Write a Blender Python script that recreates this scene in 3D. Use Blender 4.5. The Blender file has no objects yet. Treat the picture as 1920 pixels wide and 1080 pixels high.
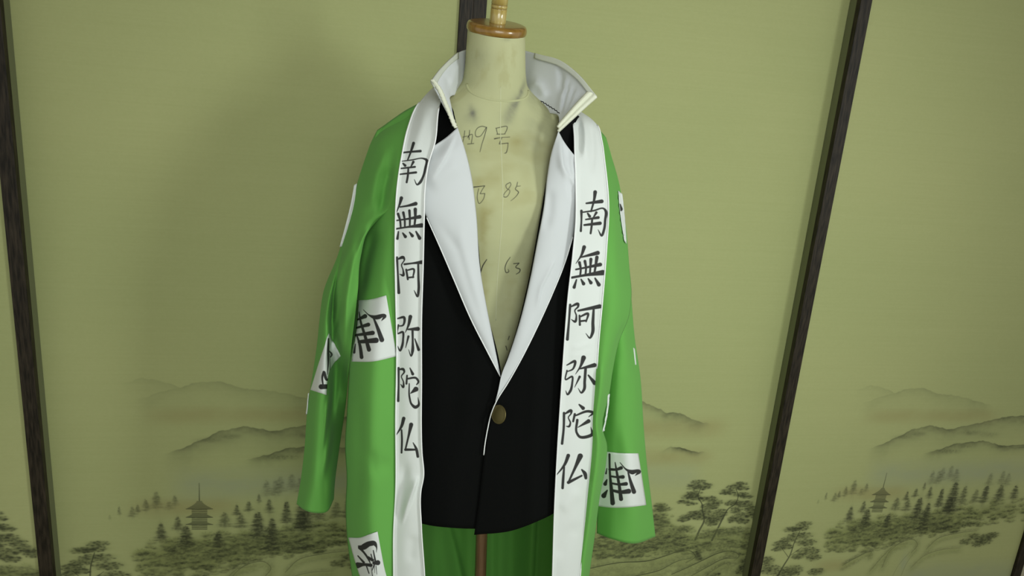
import bpy, bmesh, math
import numpy as np
from mathutils import Matrix, Vector

rng = np.random.default_rng(7)
scene = bpy.context.scene
COL = scene.collection

# ------------------------------------------------------------------ camera
FPX, PITCH, YAW, ROLL = 1379.33, 0.261281, 0.210617, -0.0838129
CAM = np.array([-0.218424, -1.659911, 1.38])

def cam_axes():
    f = np.array([math.sin(YAW) * math.cos(PITCH), math.cos(YAW) * math.cos(PITCH), -math.sin(PITCH)])
    r = np.array([math.cos(YAW), -math.sin(YAW), 0.0])
    d = np.cross(f, r)
    c, s = math.cos(ROLL), math.sin(ROLL)
    return np.array([c * r + s * d, -s * r + c * d, f])
AX = cam_axes()
cd = bpy.data.cameras.new('camera')
cd.sensor_width = 36.0
cd.lens = FPX / 1920 * 36.0
cd.clip_start = 0.02
cam = bpy.data.objects.new('camera', cd)
COL.objects.link(cam)
cam.matrix_world = Matrix(((AX[0][0], -AX[1][0], -AX[2][0], CAM[0]),
                           (AX[0][1], -AX[1][1], -AX[2][1], CAM[1]),
                           (AX[0][2], -AX[1][2], -AX[2][2], CAM[2]),
                           (0, 0, 0, 1)))
scene.camera = cam

# ------------------------------------------------------------------ light and exposure
vs = scene.view_settings
vs.view_transform = 'Standard'
vs.look = 'None'
vs.gamma = 1.0
vs.use_curve_mapping = False
vs.exposure = 0.0
world = bpy.data.worlds.new('room_light')
scene.world = world
world.use_nodes = True
world.node_tree.nodes['Background'].inputs[0].default_value = (0.95, 1.0, 0.97, 1)
world.node_tree.nodes['Background'].inputs[1].default_value = 0.66

def area(name, loc, target, size, size_y, power, color=(1, 1, 1), spread=180):
    ld = bpy.data.lights.new(name, 'AREA')
    ld.shape = 'RECTANGLE'
    ld.size, ld.size_y, ld.energy, ld.color = size, size_y, power, color
    ld.spread = math.radians(spread)
    o = bpy.data.objects.new(name, ld)
    COL.objects.link(o)
    o.location = loc
    o.rotation_euler = (Vector(target) - Vector(loc)).to_track_quat('-Z', 'Y').to_euler()
    return o
LAMP = (0.93, 1.0, 0.965)
area('room_lamp', (0.10, -2.7, 1.8), (0.34, 0, 0.80), 1.2, 1.0, 4.1, LAMP, 70)
area('side_lamp', (1.95, -2.4, 1.8), (-0.15, -0.2, 0.90), 0.5, 0.7, 4.2, LAMP, 66)
area('ceiling_lamp', (0.1, -1.6, 2.45), (0.1, -0.3, 0), 0.9, 0.9, 2.5, LAMP)

# ------------------------------------------------------------------ mapping helpers
YC = -0.36                                  # plane through the axis of the dress form

def at(px, py, Y):
    """world points standing in the vertical plane y = Y that are seen at photo position px, py"""
    px, py, Y = np.broadcast_arrays(np.asarray(px, float), np.asarray(py, float), np.asarray(Y, float))
    v = np.stack([(px - 960) / FPX, (py - 540) / FPX, np.ones_like(px)], -1) @ AX
    return CAM + v * ((Y - CAM[1]) / v[..., 1])[..., None]

def seen(P):
    q = (np.asarray(P, float) - CAM) @ AX.T
    return np.stack([960 + FPX * q[..., 0] / q[..., 2], 540 + FPX * q[..., 1] / q[..., 2]], -1)

def spline(pts, n, t=None, smooth=True):
    P = np.array(pts, float)
    if t is None:
        seg = np.hypot(*(np.diff(P[:, :2], axis=0)).T) + 1e-6
        t = np.r_[0, np.cumsum(seg)]
        t = t / t[-1]
    x = np.linspace(0, 1, n)
    if not smooth or len(P) < 3:
        return np.stack([np.interp(x, t, P[:, k]) for k in range(P.shape[1])], -1)
    h = np.diff(t)[:, None]
    s = np.diff(P, axis=0) / h
    m = np.zeros_like(P)
    m[1:-1] = (s[:-1] * h[1:] + s[1:] * h[:-1]) / (h[:-1] + h[1:])
    m[0], m[-1] = s[0], s[-1]
    i = np.clip(np.searchsorted(t, x, side='right') - 1, 0, len(t) - 2)
    H = (t[i + 1] - t[i])[:, None]
    u = ((x - t[i])[:, None]) / H
    return ((2 * u**3 - 3 * u**2 + 1) * P[i] + (u**3 - 2 * u**2 + u) * H * m[i]
            + (-2 * u**3 + 3 * u**2) * P[i + 1] + (u**3 - u**2) * H * m[i + 1])

def coons(top, bottom, left, right, nu, nv, smooth=True):
    T, B = spline(top, nu + 1, smooth=smooth), spline(bottom, nu + 1, smooth=smooth)
    L, R = spline(left, nv + 1, smooth=smooth), spline(right, nv + 1, smooth=smooth)
    u = np.linspace(0, 1, nu + 1)[None, :, None]
    v = np.linspace(0, 1, nv + 1)[:, None, None]
    return ((1 - v) * T[None] + v * B[None] + (1 - u) * L[:, None] + u * R[:, None]
            - ((1 - u) * (1 - v) * T[0] + u * (1 - v) * T[-1] + (1 - u) * v * B[0] + u * v * B[-1]))

def UV(g):
    nv, nu = g.shape[:2]
    return np.meshgrid(np.linspace(0, 1, nu), np.linspace(0, 1, nv))

def sst(a, b, x):
    t = np.clip((x - a) / (b - a), 0, 1)
    return t * t * (3 - 2 * t)

def polydist(px, py, pts):
    """distance, signed side, and 0..1 position along a polyline"""
    P = np.array(pts, float)
    best = np.full(px.shape, 1e9); side = np.zeros(px.shape); par = np.zeros(px.shape); val = None
    L = np.r_[0, np.cumsum(np.hypot(*np.diff(P[:, :2], axis=0).T))]
    wv = np.zeros(px.shape)
    for k in range(len(P) - 1):
        ax, ay = P[k, :2]; bx, by = P[k + 1, :2]
        dx, dy = bx - ax, by - ay
        q = dx * dx + dy * dy + 1e-9
        t = np.clip(((px - ax) * dx + (py - ay) * dy) / q, 0, 1)
        ex, ey = px - ax - t * dx, py - ay - t * dy
        d = np.hypot(ex, ey)
        m = d < best
        best = np.where(m, d, best)
        side = np.where(m, np.sign(dx * ey - dy * ex), side)
        par = np.where(m, (L[k] + t * (L[k + 1] - L[k])) / L[-1], par)
        if P.shape[1] > 2:
            wv = np.where(m, P[k, 2] + t * (P[k + 1, 2] - P[k, 2]), wv)
    return best, side, par, wv

def fold(g, pts, w, amp, kind='ridge', ends=True):
    """raise (amp > 0, towards the room) a soft fold along a line drawn on the cloth; amp in metres"""
    d, s, t, _ = polydist(g[..., 0], g[..., 1], pts)
    if kind == 'ridge':
        f = np.exp(-(d / w)**2)
    else:                                   # one-sided crease: steep on one side, long fall on the other
        sd = d * s
        f = np.where(sd > 0, np.exp(-(sd / w)**2), np.exp(-(sd / (w * 0.22))**2))
    if ends:
        f = f * sst(0, 0.25, t) * sst(0, 0.3, 1 - t) + 0 * d
    g[..., 2] -= amp * f
    return g

def to_world(g):
    return at(g[..., 0], g[..., 1], YC + g[..., 2])

# ------------------------------------------------------------------ objects helpers
def link(name, me, parent=None):
    o = bpy.data.objects.new(name, me)
    COL.objects.link(o)
    if parent is not None:
        o.parent = parent
    return o

def thing(name, label, cat, loc=(0, 0, 0)):
    o = link(name, None)
    o.location = loc
    o['label'] = label
    o['category'] = cat
    return o

def mesh_obj(name, verts, faces, mats, parent=None, uvs=None, smooth=True):
    me = bpy.data.meshes.new(name)
    me.from_pydata([tuple(v) for v in np.asarray(verts).reshape(-1, 3)], [], faces)
    for m in (mats if isinstance(mats, (list, tuple)) else [mats]):
        me.materials.append(m)
    if uvs is not None:
        uvs = np.asarray(uvs).reshape(-1, 2)
        lay = me.uv_layers.new(name='UVMap')
        idx = np.empty(len(me.loops), dtype=np.int32)
        me.loops.foreach_get('vertex_index', idx)
        lay.data.foreach_set('uv', uvs[idx].astype(np.float32).ravel())
    if smooth:
        me.polygons.foreach_set('use_smooth', [True] * len(me.polygons))
    me.update()
    o = link(name, me, parent)
    if parent is not None:
        o.matrix_parent_inverse = Matrix.Translation(-Vector(parent.location))
    return o

def grid_faces(nv, nu, wrap=False, flip=False):
    f = []
    for j in range(nv - 1):
        for i in range(nu if wrap else nu - 1):
            k = (i + 1) % nu
            q = (j * nu + i, (j + 1) * nu + i, (j + 1) * nu + k, j * nu + k)
            f.append(q[::-1] if flip else q)
    return f

def sheet(name, g, mats, parent, thick=0.0016, wrap=False, side=-1):
    """cloth from a grid of (photo x, photo y, depth): u left to right, v top to bottom; front faces the room"""
    W = to_world(g)
    nv, nu = g.shape[:2]
    uu, vv = UV(g)
    o = mesh_obj(name, W, grid_faces(nv, nu, wrap), mats, parent, np.stack([uu, 1 - vv], -1))
    if thick:
        md = o.modifiers.new('cloth', 'SOLIDIFY')
        md.thickness = thick
        md.offset = side
        if isinstance(mats, (list, tuple)) and len(mats) > 1:
            md.material_offset = 1
            md.material_offset_rim = 1
    return o

def tube(name, pts, radii, mat, parent=None, seg=8, n=None, flat=1.0):
    P = np.array(pts, float)
    if n:
        P = spline(np.c_[P[:, 0], P[:, 2], P[:, 1]], n)[:, [0, 2, 1]]
    r = np.interp(np.linspace(0, 1, len(P)), np.linspace(0, 1, len(np.atleast_1d(radii))), np.atleast_1d(radii))
    tg = np.gradient(P, axis=0)
    tg /= np.linalg.norm(tg, axis=1)[:, None]
    ref = np.array([0, -1.0, 0.05])
    V = []
    for p, t, rr in zip(P, tg, r):
        a = np.cross(t, ref); a /= np.linalg.norm(a)
        b = np.cross(a, t)
        for k in range(seg):
            w = 2 * math.pi * k / seg
            V.append(p + rr * (math.cos(w) * a + flat * math.sin(w) * b))
    F = grid_faces(len(P), seg, True)
    F.append(tuple(range(seg)))
    F.append(tuple(range((len(P) - 1) * seg, len(P) * seg))[::-1])
    return mesh_obj(name, V, F, mat, parent)

def lathe(name, prof, center, mat, parent=None, seg=48, sx=1.0, sy=1.0):
    V = []
    for r, z in prof:
        for k in range(seg):
            w = 2 * math.pi * k / seg
            V.append((center[0] + r * sx * math.cos(w), center[1] + r * sy * math.sin(w), center[2] + z))
    F = grid_faces(len(prof), seg, True, flip=False)
    F.append(tuple(range(seg)))
    F.append(tuple(range((len(prof) - 1) * seg, len(prof) * seg))[::-1])
    o = mesh_obj(name, V, F, mat, parent)
    bm = bmesh.new(); bm.from_mesh(o.data)
    bmesh.ops.recalc_face_normals(bm, faces=bm.faces)
    bm.to_mesh(o.data); bm.free()
    return o

def box(name, x0, x1, y0, y1, z0, z1, mat, parent=None, bevel=0.0):
    bm = bmesh.new()
    bmesh.ops.create_cube(bm, size=1)
    for v in bm.verts:
        v.co = ((x0 + x1) / 2 + v.co.x * (x1 - x0), (y0 + y1) / 2 + v.co.y * (y1 - y0), (z0 + z1) / 2 + v.co.z * (z1 - z0))
    if bevel:
        bmesh.ops.bevel(bm, geom=bm.edges[:], offset=bevel, segments=2, affect='EDGES', profile=0.6)
    me = bpy.data.meshes.new(name)
    bm.to_mesh(me); bm.free()
    me.materials.append(mat)
    o = link(name, me, parent)
    if parent is not None:
        o.matrix_parent_inverse = Matrix.Translation(-Vector(parent.location))
    return o

# ------------------------------------------------------------------ materials
def new_mat(name):
    m = bpy.data.materials.new(name)
    m.use_nodes = True
    nt = m.node_tree
    return m, nt, nt.nodes['Principled BSDF']

def nd(nt, typ, **kw):
    n = nt.nodes.new(typ)
    for k, v in kw.items():
        setattr(n, k, v)
    return n

def cloth(name, color, rough=0.85, sheen=0.0, weave=900, bump=0.12, var=0.06, image=None, ink=(0.012, 0.011, 0.011), wrinkle=0.0):
    m, nt, b = new_mat(name)
    L = nt.links.new
    tc = nd(nt, 'ShaderNodeTexCoord')
    nz = nd(nt, 'ShaderNodeTexNoise'); nz.inputs['Scale'].default_value = 6; nz.inputs['Detail'].default_value = 3
    L(tc.outputs['Object'], nz.inputs['Vector'])
    mx = nd(nt, 'ShaderNodeMix', data_type='RGBA')
    mx.inputs[6].default_value = (*[c * (1 - var) for c in color], 1)
    mx.inputs[7].default_value = (*[min(1, c * (1 + var)) for c in color], 1)
    L(nz.outputs['Fac'], mx.inputs[0])
    out = mx.outputs[2]
    if image is not None:
        im = nd(nt, 'ShaderNodeTexImage'); im.image = image; im.extension = 'EXTEND'
        uv = nd(nt, 'ShaderNodeUVMap'); uv.uv_map = 'UVMap'
        L(uv.outputs[0], im.inputs[0])
        mi = nd(nt, 'ShaderNodeMix', data_type='RGBA')
        mi.inputs[7].default_value = (*ink, 1)
        L(im.outputs[0], mi.inputs[0]); L(out, mi.inputs[6])
        out = mi.outputs[2]
    L(out, b.inputs['Base Color'])
    b.inputs['Roughness'].default_value = rough
    b.inputs['Specular IOR Level'].default_value = 0.25
    b.inputs['Sheen Weight'].default_value = sheen
    b.inputs['Sheen Roughness'].default_value = 0.5
    # fine weave
    w1 = nd(nt, 'ShaderNodeTexNoise'); w1.inputs['Scale'].default_value = weave; w1.inputs['Detail'].default_value = 1
    mp = nd(nt, 'ShaderNodeMapping'); mp.inputs['Scale'].default_value = (1, 1, 0.35)
    L(tc.outputs['Object'], mp.inputs[0]); L(mp.outputs[0], w1.inputs['Vector'])
    bp = nd(nt, 'ShaderNodeBump'); bp.inputs['Strength'].default_value = bump; bp.inputs['Distance'].default_value = 0.0006
    L(w1.outputs['Fac'], bp.inputs['Height'])
    if wrinkle:
        w2 = nd(nt, 'ShaderNodeTexNoise'); w2.inputs['Scale'].default_value = 14; w2.inputs['Detail'].default_value = 2
        b2 = nd(nt, 'ShaderNodeBump'); b2.inputs['Strength'].default_value = wrinkle; b2.inputs['Distance'].default_value = 0.01
        L(tc.outputs['Object'], w2.inputs['Vector']); L(w2.outputs['Fac'], b2.inputs['Height'])
        L(bp.outputs[0], b2.inputs['Normal']); L(b2.outputs[0], b.inputs['Normal'])
    else:
        L(bp.outputs[0], b.inputs['Normal'])
    return m

def wood(name, dark, light, rough=0.4, scale=(60, 60, 3), spec=0.4, coat=0.0, detail=5):
    m, nt, b = new_mat(name)
    L = nt.links.new
    tc = nd(nt, 'ShaderNodeTexCoord')
    mp = nd(nt, 'ShaderNodeMapping'); mp.inputs['Scale'].default_value = scale
    nz = nd(nt, 'ShaderNodeTexNoise'); nz.inputs['Scale'].default_value = 3; nz.inputs['Detail'].default_value = detail
    L(tc.outputs['Object'], mp.inputs[0]); L(mp.outputs[0], nz.inputs['Vector'])
    cr = nd(nt, 'ShaderNodeValToRGB')
    cr.color_ramp.elements[0].position = 0.35; cr.color_ramp.elements[0].color = (*dark, 1)
    cr.color_ramp.elements[1].position = 0.72; cr.color_ramp.elements[1].color = (*light, 1)
    L(nz.outputs['Fac'], cr.inputs[0]); L(cr.outputs[0], b.inputs['Base Color'])
    b.inputs['Roughness'].default_value = rough
    b.inputs['Specular IOR Level'].default_value = spec
    b.inputs['Coat Weight'].default_value = coat
    b.inputs['Coat Roughness'].default_value = 0.12
    bp = nd(nt, 'ShaderNodeBump'); bp.inputs['Strength'].default_value = 0.15; bp.inputs['Distance'].default_value = 0.001
    L(nz.outputs['Fac'], bp.inputs['Height']); L(bp.outputs[0], b.inputs['Normal'])
    return m

def make_image(name, arr, data=False):
    """arr: rows top to bottom, h x w (mask) or h x w x 3 (display colours 0..1)"""
    if arr.ndim == 2:
        arr = np.repeat(arr[..., None], 3, 2)
    h, w = arr.shape[:2]
    im = bpy.data.images.new(name, w, h, alpha=False, float_buffer=False)
    if data:
        im.colorspace_settings.name = 'Non-Color'
    px = np.ones((h, w, 4), np.float32)
    px[..., :3] = np.clip(arr[::-1], 0, 1)
    im.pixels.foreach_set(px.ravel())
    im.update()
    im.pack()
    return im

GREEN = (0.135, 0.385, 0.074)
WHITE = (0.715, 0.745, 0.72)
M_green = cloth('green_cloth', GREEN, 0.92, sheen=0.05, var=0.05)
M_white = cloth('white_satin', (0.63, 0.65, 0.665), 0.6, var=0.02, bump=0.05)
M_band = cloth('white_band_cloth', WHITE, 0.75, var=0.03)
M_piping = cloth('bright_white_piping', (0.92, 0.93, 0.93), 0.7, var=0.01)
M_black = cloth('black_cloth', (0.0034, 0.0038, 0.0036), 0.9, var=0.1, bump=0.2)
M_black.node_tree.nodes['Principled BSDF'].inputs['Specular IOR Level'].default_value = 0.08
M_cream = cloth('cream_canvas', (0.78, 0.79, 0.64), 0.85, var=0.08, bump=0.4)
M_stile = wood('dark_lacquered_wood', (0.009, 0.0068, 0.004), (0.046, 0.034, 0.022), 0.55, (90, 90, 9), 0.25)
M_cap = wood('varnished_orange_wood', (0.22, 0.112, 0.018), (0.34, 0.185, 0.036), 0.25, (14, 50, 14), 0.5, 0.5)
M_finial = wood('pale_varnished_wood', (0.40, 0.29, 0.075), (0.55, 0.43, 0.15), 0.22, (50, 50, 4), 0.5, 0.6)
M_groove = wood('scorched_groove_wood', (0.12, 0.06, 0.015), (0.2, 0.1, 0.03), 0.4)
M_pole = wood('brown_varnished_wood', (0.12, 0.062, 0.030), (0.22, 0.125, 0.065), 0.28, (60, 60, 4), 0.5, 0.3)

# ------------------------------------------------------------------ brush strokes
def zs(ox, oy, sc, strokes, heavy=1.55):
    """strokes drafted on an enlarged detail: (x, y, full width) -> photo units"""
    return [[(ox + x / sc, oy + y / sc, max(w, 1) / sc / 2 * heavy) for x, y, w in s] for s in strokes]

def ink_mask(X, Y, strokes, soft=0.55, dry=0.0):
    m = np.zeros(X.shape)
    for s in strokes:
        P = np.array(s)
        lo = P[:, :2].min(0) - P[:, 2].max() - 3; hi = P[:, :2].max(0) + P[:, 2].max() + 3
        sel = (X > lo[0]) & (X < hi[0]) & (Y > lo[1]) & (Y < hi[1])
        if not sel.any():
            continue
        if len(P) > 2:
            P = spline(P, 6 * len(P))
        d, _, _, w = polydist(X[sel], Y[sel], P)
        c = 1 - sst(-soft, soft, d - np.maximum(w, 0.25))
        m[sel] = np.maximum(m[sel], c)
    return m

def grid_image(name, g, w, h, strokes, soft=0.55):
    """ink printed on a cloth grid: resample the grid's own layout and draw the strokes on it"""
    nv, nu = g.shape[:2]
    u = np.linspace(0, nu - 1, w); v = np.linspace(0, nv - 1, h)
    i = np.clip(u.astype(int), 0, nu - 2); j = np.clip(v.astype(int), 0, nv - 2)
    fu = (u - i)[None, :]; fv = (v - j)[:, None]
    def samp(A):
        return ((1 - fv) * ((1 - fu) * A[np.ix_(j, i)] + fu * A[np.ix_(j, i + 1)])
                + fv * ((1 - fu) * A[np.ix_(j + 1, i)] + fu * A[np.ix_(j + 1, i + 1)]))
    m = ink_mask(samp(g[..., 0]), samp(g[..., 1]), strokes, soft)
    return make_image(name, m * 0.97, data=True)

K_LEFT = zs(735, 255, 5.4, [
    [(218, 72, 20), (205, 115, 18), (190, 160, 14), (158, 243, 10)], [(105, 168, 12), (180, 160, 13), (288, 152, 18)],
    [(72, 258, 6), (200, 242, 9), (320, 228, 12), (348, 240, 18), (338, 330, 17), (312, 420, 16), (280, 475, 18), (258, 492, 12), (226, 440, 4)],
    [(112, 278, 12), (132, 298, 18)], [(216, 262, 18), (185, 322, 6)], [(88, 328, 10), (232, 312, 14)], [(68, 388, 10), (243, 368, 16)],
    [(165, 325, 12), (160, 400, 15), (148, 468, 14)],
    [(94, 628, 24), (78, 685, 16), (42, 778, 5)], [(80, 718, 10), (160, 705, 15), (240, 685, 26)],
    [(60, 788, 18), (80, 850, 14), (88, 925, 12)], [(114, 775, 18), (128, 850, 14), (130, 920, 12)], [(176, 755, 18), (181, 840, 15), (180, 915, 12)],
    [(236, 742, 24), (236, 830, 17), (228, 905, 14)], [(42, 855, 10), (150, 840, 13), (280, 818, 26)], [(38, 940, 12), (150, 922, 13), (300, 905, 30)],
    [(64, 968, 10), (54, 1038, 18)], [(108, 982, 10), (135, 1018, 22)], [(178, 975, 10), (206, 1010, 22)], [(244, 968, 12), (280, 1034, 24)]])
K_LEFT += zs(735, 475, 5.4, [
    [(50, 42, 16), (58, 200, 13), (68, 398, 20)], [(58, 58, 10), (116, 44, 20), (124, 56, 14), (96, 120, 9), (112, 170, 10), (112, 222, 18), (76, 210, 4)],
    [(126, 110, 14), (210, 100, 13), (302, 90, 26)], [(144, 165, 14), (160, 262, 14)], [(150, 172, 10), (220, 160, 14), (212, 245, 10)], [(160, 246, 12), (218, 240, 12)],
    [(266, 100, 14), (268, 250, 16), (270, 370, 18), (258, 434, 16), (224, 375, 4)],
    [(56, 660, 10), (120, 648, 18), (108, 730, 12), (66, 736, 8)], [(64, 726, 12), (58, 812, 11), (106, 796, 15), (112, 870, 14), (98, 950, 17), (82, 984, 14), (54, 935, 4)],
    [(186, 642, 26), (166, 730, 16), (134, 802, 4)], [(158, 770, 10), (262, 765, 28)], [(208, 775, 16), (210, 900, 15), (208, 990, 20), (194, 1038, 12), (168, 975, 4)],
    [(166, 842, 16), (138, 955, 5)], [(232, 866, 8), (270, 975, 20)]])
K_LEFT += zs(735, 675, 5.4, [
    [(66, 82, 16), (66, 250, 13), (62, 414, 17)], [(70, 96, 10), (114, 95, 18), (124, 115, 14), (95, 165, 8), (116, 225, 10), (112, 274, 16), (86, 245, 4)],
    [(182, 82, 8), (210, 142, 20)], [(152, 158, 12), (146, 240, 14)], [(150, 190, 12), (250, 188, 15), (268, 222, 14), (250, 250, 8)],
    [(242, 296, 34), (188, 338, 6)], [(174, 240, 8), (178, 380, 13), (200, 450, 15), (240, 478, 22), (266, 462, 18), (264, 380, 4)],
    [(118, 592, 24), (100, 660, 20), (44, 758, 5)], [(96, 710, 12), (100, 800, 14), (96, 938, 13)], [(194, 655, 28), (170, 760, 16), (138, 895, 12)],
    [(136, 908, 18), (245, 908, 13)], [(214, 838, 6), (246, 900, 18), (262, 978, 18)]])
K_RIGHT = zs(1070, 350, 5.4, [
    [(248, 55, 26), (240, 120, 18), (206, 250, 12)], [(158, 168, 12), (315, 148, 26)], [(108, 245, 18), (108, 340, 13), (102, 448, 16)],
    [(108, 260, 10), (230, 243, 12), (342, 226, 14), (354, 242, 18), (350, 340, 17), (340, 430, 17), (314, 494, 16), (278, 435, 4)],
    [(172, 270, 12), (192, 300, 20)], [(260, 262, 18), (220, 328, 6)], [(152, 332, 10), (280, 312, 20)], [(138, 388, 14), (298, 370, 24)], [(218, 320, 14), (212, 400, 15), (202, 472, 14)],
    [(136, 612, 26), (110, 690, 16), (52, 778, 4)], [(105, 714, 10), (275, 670, 28)], [(88, 768, 20), (101, 830, 15), (95, 905, 13)], [(144, 755, 20), (155, 820, 15), (150, 890, 14)],
    [(205, 735, 22), (200, 810, 15), (195, 885, 14)], [(266, 715, 24), (255, 790, 18), (240, 880, 14)], [(52, 838, 12), (170, 815, 15), (300, 788, 26)], [(12, 920, 16), (150, 895, 18), (325, 870, 36)],
    [(58, 942, 10), (34, 1018, 22)], [(105, 938, 10), (130, 982, 24)], [(178, 932, 10), (205, 972, 24)], [(248, 928, 12), (286, 992, 26)]])
K_RIGHT += zs(1040, 560, 5.68, [
    [(164, 66, 18), (150, 250, 16), (134, 432, 22)], [(168, 86, 10), (250, 62, 20), (250, 80, 16), (214, 125, 10), (230, 180, 12), (216, 244, 18), (174, 220, 4)],
    [(250, 128, 14), (480, 82, 30)], [(264, 180, 14), (268, 278, 16)], [(270, 192, 12), (355, 160, 18), (335, 245, 10)], [(270, 240, 14), (338, 232, 14)],
    [(416, 108, 16), (408, 250, 22), (402, 370, 22), (376, 418, 14), (332, 370, 4)],
    [(128, 708, 8), (216, 668, 20), (192, 750, 13), (136, 776, 8)], [(130, 766, 12), (116, 862, 11), (186, 830, 14), (186, 900, 15), (162, 990, 18), (136, 1020, 14), (116, 980, 4)],
    [(308, 630, 34), (280, 710, 18), (222, 804, 4)], [(262, 748, 10), (425, 708, 30)], [(330, 740, 20), (320, 880, 20), (312, 970, 20), (286, 1002, 14), (250, 955, 4)],
    [(266, 832, 18), (212, 944, 4)], [(360, 816, 12), (426, 898, 30)]])
K_RIGHT += zs(1035, 745, 6.0, [
    [(306, 82, 12), (350, 122, 28)], [(134, 178, 20), (130, 350, 18), (112, 520, 20)], [(136, 190, 10), (216, 156, 22), (215, 178, 14), (184, 225, 10), (206, 290, 13), (190, 328, 16), (156, 325, 4)],
    [(256, 190, 18), (238, 270, 16)], [(254, 208, 12), (430, 160, 20), (462, 172, 20), (414, 220, 6)], [(412, 268, 30), (292, 338, 6)],
    [(284, 256, 20), (279, 400, 18), (306, 440, 20), (400, 442, 24), (450, 418, 24), (438, 335, 4)],
    [(182, 656, 28), (150, 740, 22), (42, 884, 5)], [(136, 785, 14), (126, 900, 20), (118, 1020, 20)], [(318, 662, 40), (270, 770, 24), (188, 948, 14)],
    [(184, 958, 24), (335, 882, 14)], [(336, 815, 12), (372, 860, 28), (382, 908, 22)]])
K_BODY_PATCH = zs(650, 550, 7.71, [
    [(240, 236, 6), (330, 318, 16), (400, 345, 38), (550, 332, 34), (505, 395, 6)], [(388, 355, 16), (440, 480, 30), (508, 672, 46)],
    [(180, 268, 8), (200, 400, 20), (260, 600, 28), (322, 815, 40)], [(160, 380, 16), (265, 330, 42)], [(140, 500, 18), (312, 452, 38)],
    [(130, 605, 22), (375, 572, 42)], [(180, 702, 32), (425, 680, 52)], [(140, 590, 12), (190, 750, 28), (215, 925, 36)], [(125, 735, 10), (108, 855, 24)]])
K_SLEEVE_PATCH = zs(570, 620, 7.71, [
    [(355, 115, 14), (350, 280, 22), (350, 480, 16), (334, 634, 6)], [(358, 285, 10), (402, 350, 18), (384, 382, 10)], [(375, 340, 7), (378, 615, 6)],
    [(286, 598, 24), (266, 660, 20), (276, 795, 14)], [(290, 606, 30), (335, 712, 22), (390, 655, 6)], [(248, 812, 48), (365, 808, 42)]])
K_LOW_PATCH = zs(640, 990, 12, [
    [(385, 405, 20), (450, 430, 70), (640, 350, 76), (740, 345, 70), (790, 420, 28), (790, 545, 6)], [(410, 440, 50), (465, 500, 36), (620, 720, 26), (645, 780, 16), (705, 1100, 12)],
    [(372, 626, 18), (505, 775, 34)], [(372, 838, 90), (500, 822, 46), (665, 838, 52)], [(560, 840, 20), (622, 1020, 16)], [(600, 665, 44), (705, 722, 44)],
    [(720, 505, 16), (768, 755, 28)], [(668, 590, 16), (712, 745, 18)], [(735, 785, 50), (820, 780, 76)], [(740, 830, 24), (690, 960, 10)], [(780, 850, 12), (800, 1040, 8)], [(745, 850, 10), (752, 1010, 6)]])
K_RIGHT_PATCH = zs(1120, 840, 9, [
    [(383, 246, 8), (500, 370, 24), (580, 405, 50), (705, 402, 44), (640, 465, 6)], [(520, 410, 18), (560, 560, 34), (618, 738, 50)],
    [(204, 105, 24), (210, 400, 24), (236, 700, 40), (258, 930, 52)], [(300, 244, 12), (330, 420, 28), (370, 640, 34), (400, 862, 46)],
    [(208, 360, 30), (330, 360, 30), (402, 335, 40)], [(215, 475, 22), (330, 490, 26), (432, 488, 42)], [(220, 592, 22), (370, 615, 28), (486, 605, 42)],
    [(235, 712, 28), (400, 745, 40), (530, 730, 56)], [(160, 345, 10), (145, 430, 20)], [(160, 536, 16), (132, 606, 44)], [(166, 715, 16), (108, 805, 56)]])
K_FORM = zs(840, 225, 6.75, heavy=1.0, strokes=[
    [(212, 135, 8), (202, 210, 8), (185, 280, 7)], [(188, 215, 8), (238, 203, 7)], [(274, 128, 8), (258, 212, 9), (245, 225, 6)], [(250, 205, 9), (300, 178, 8), (296, 292, 8)], [(264, 205, 9), (268, 245, 9)], [(248, 303, 9), (326, 295, 8)],
    [(487, 92, 9), (430, 78, 9), (375, 100, 8), (345, 160, 8), (358, 208, 9), (402, 206, 8), (450, 150, 8), (487, 90, 9), (462, 200, 9), (430, 300, 8), (404, 402, 7)],
    [(608, 100, 9), (626, 176, 9)], [(606, 102, 9), (750, 90, 9), (735, 140, 9), (714, 176, 8)], [(618, 178, 9), (722, 175, 8)], [(588, 236, 14), (660, 222, 8), (782, 214, 7)],
    [(680, 225, 9), (665, 262, 10), (648, 302, 10)], [(652, 302, 9), (760, 290, 10)], [(760, 290, 9), (750, 370, 9), (730, 416, 10), (714, 420, 6)],
    [(312, 850, 14), (465, 832, 9)], [(465, 832, 9), (440, 870, 8), (406, 932, 8)], [(406, 932, 8), (466, 930, 9)], [(466, 930, 9), (448, 1000, 8), (392, 1056, 8), (372, 1000, 8), (374, 930, 8), (388, 868, 8)],
    [(785, 788, 8), (732, 828, 9), (740, 860, 8), (780, 890, 8), (770, 940, 8), (730, 976, 9), (700, 965, 9), (714, 930, 8), (780, 850, 8), (796, 810, 8), (785, 788, 8)],
    [(880, 785, 8), (868, 838, 9), (852, 870, 9), (892, 915, 11), (880, 940, 9), (830, 995, 7), (795, 1022, 5)], [(868, 838, 8), (918, 834, 6)]])
K_FORM += zs(860, 330, 5.14, heavy=1.0, strokes=[
    [(270, 805, 8), (230, 870, 11), (212, 925, 11)], [(497, 783, 6), (460, 840, 8), (447, 900, 8), (460, 932, 8), (484, 920, 7), (476, 900, 5)],
    [(530, 845, 8), (582, 840, 9)], [(582, 840, 8), (550, 880, 8), (592, 902, 10), (588, 922, 9), (555, 946, 6)],
    [(488, 1545, 8), (476, 1580, 7)], [(455, 1640, 9), (466, 1680, 7)]])

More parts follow.
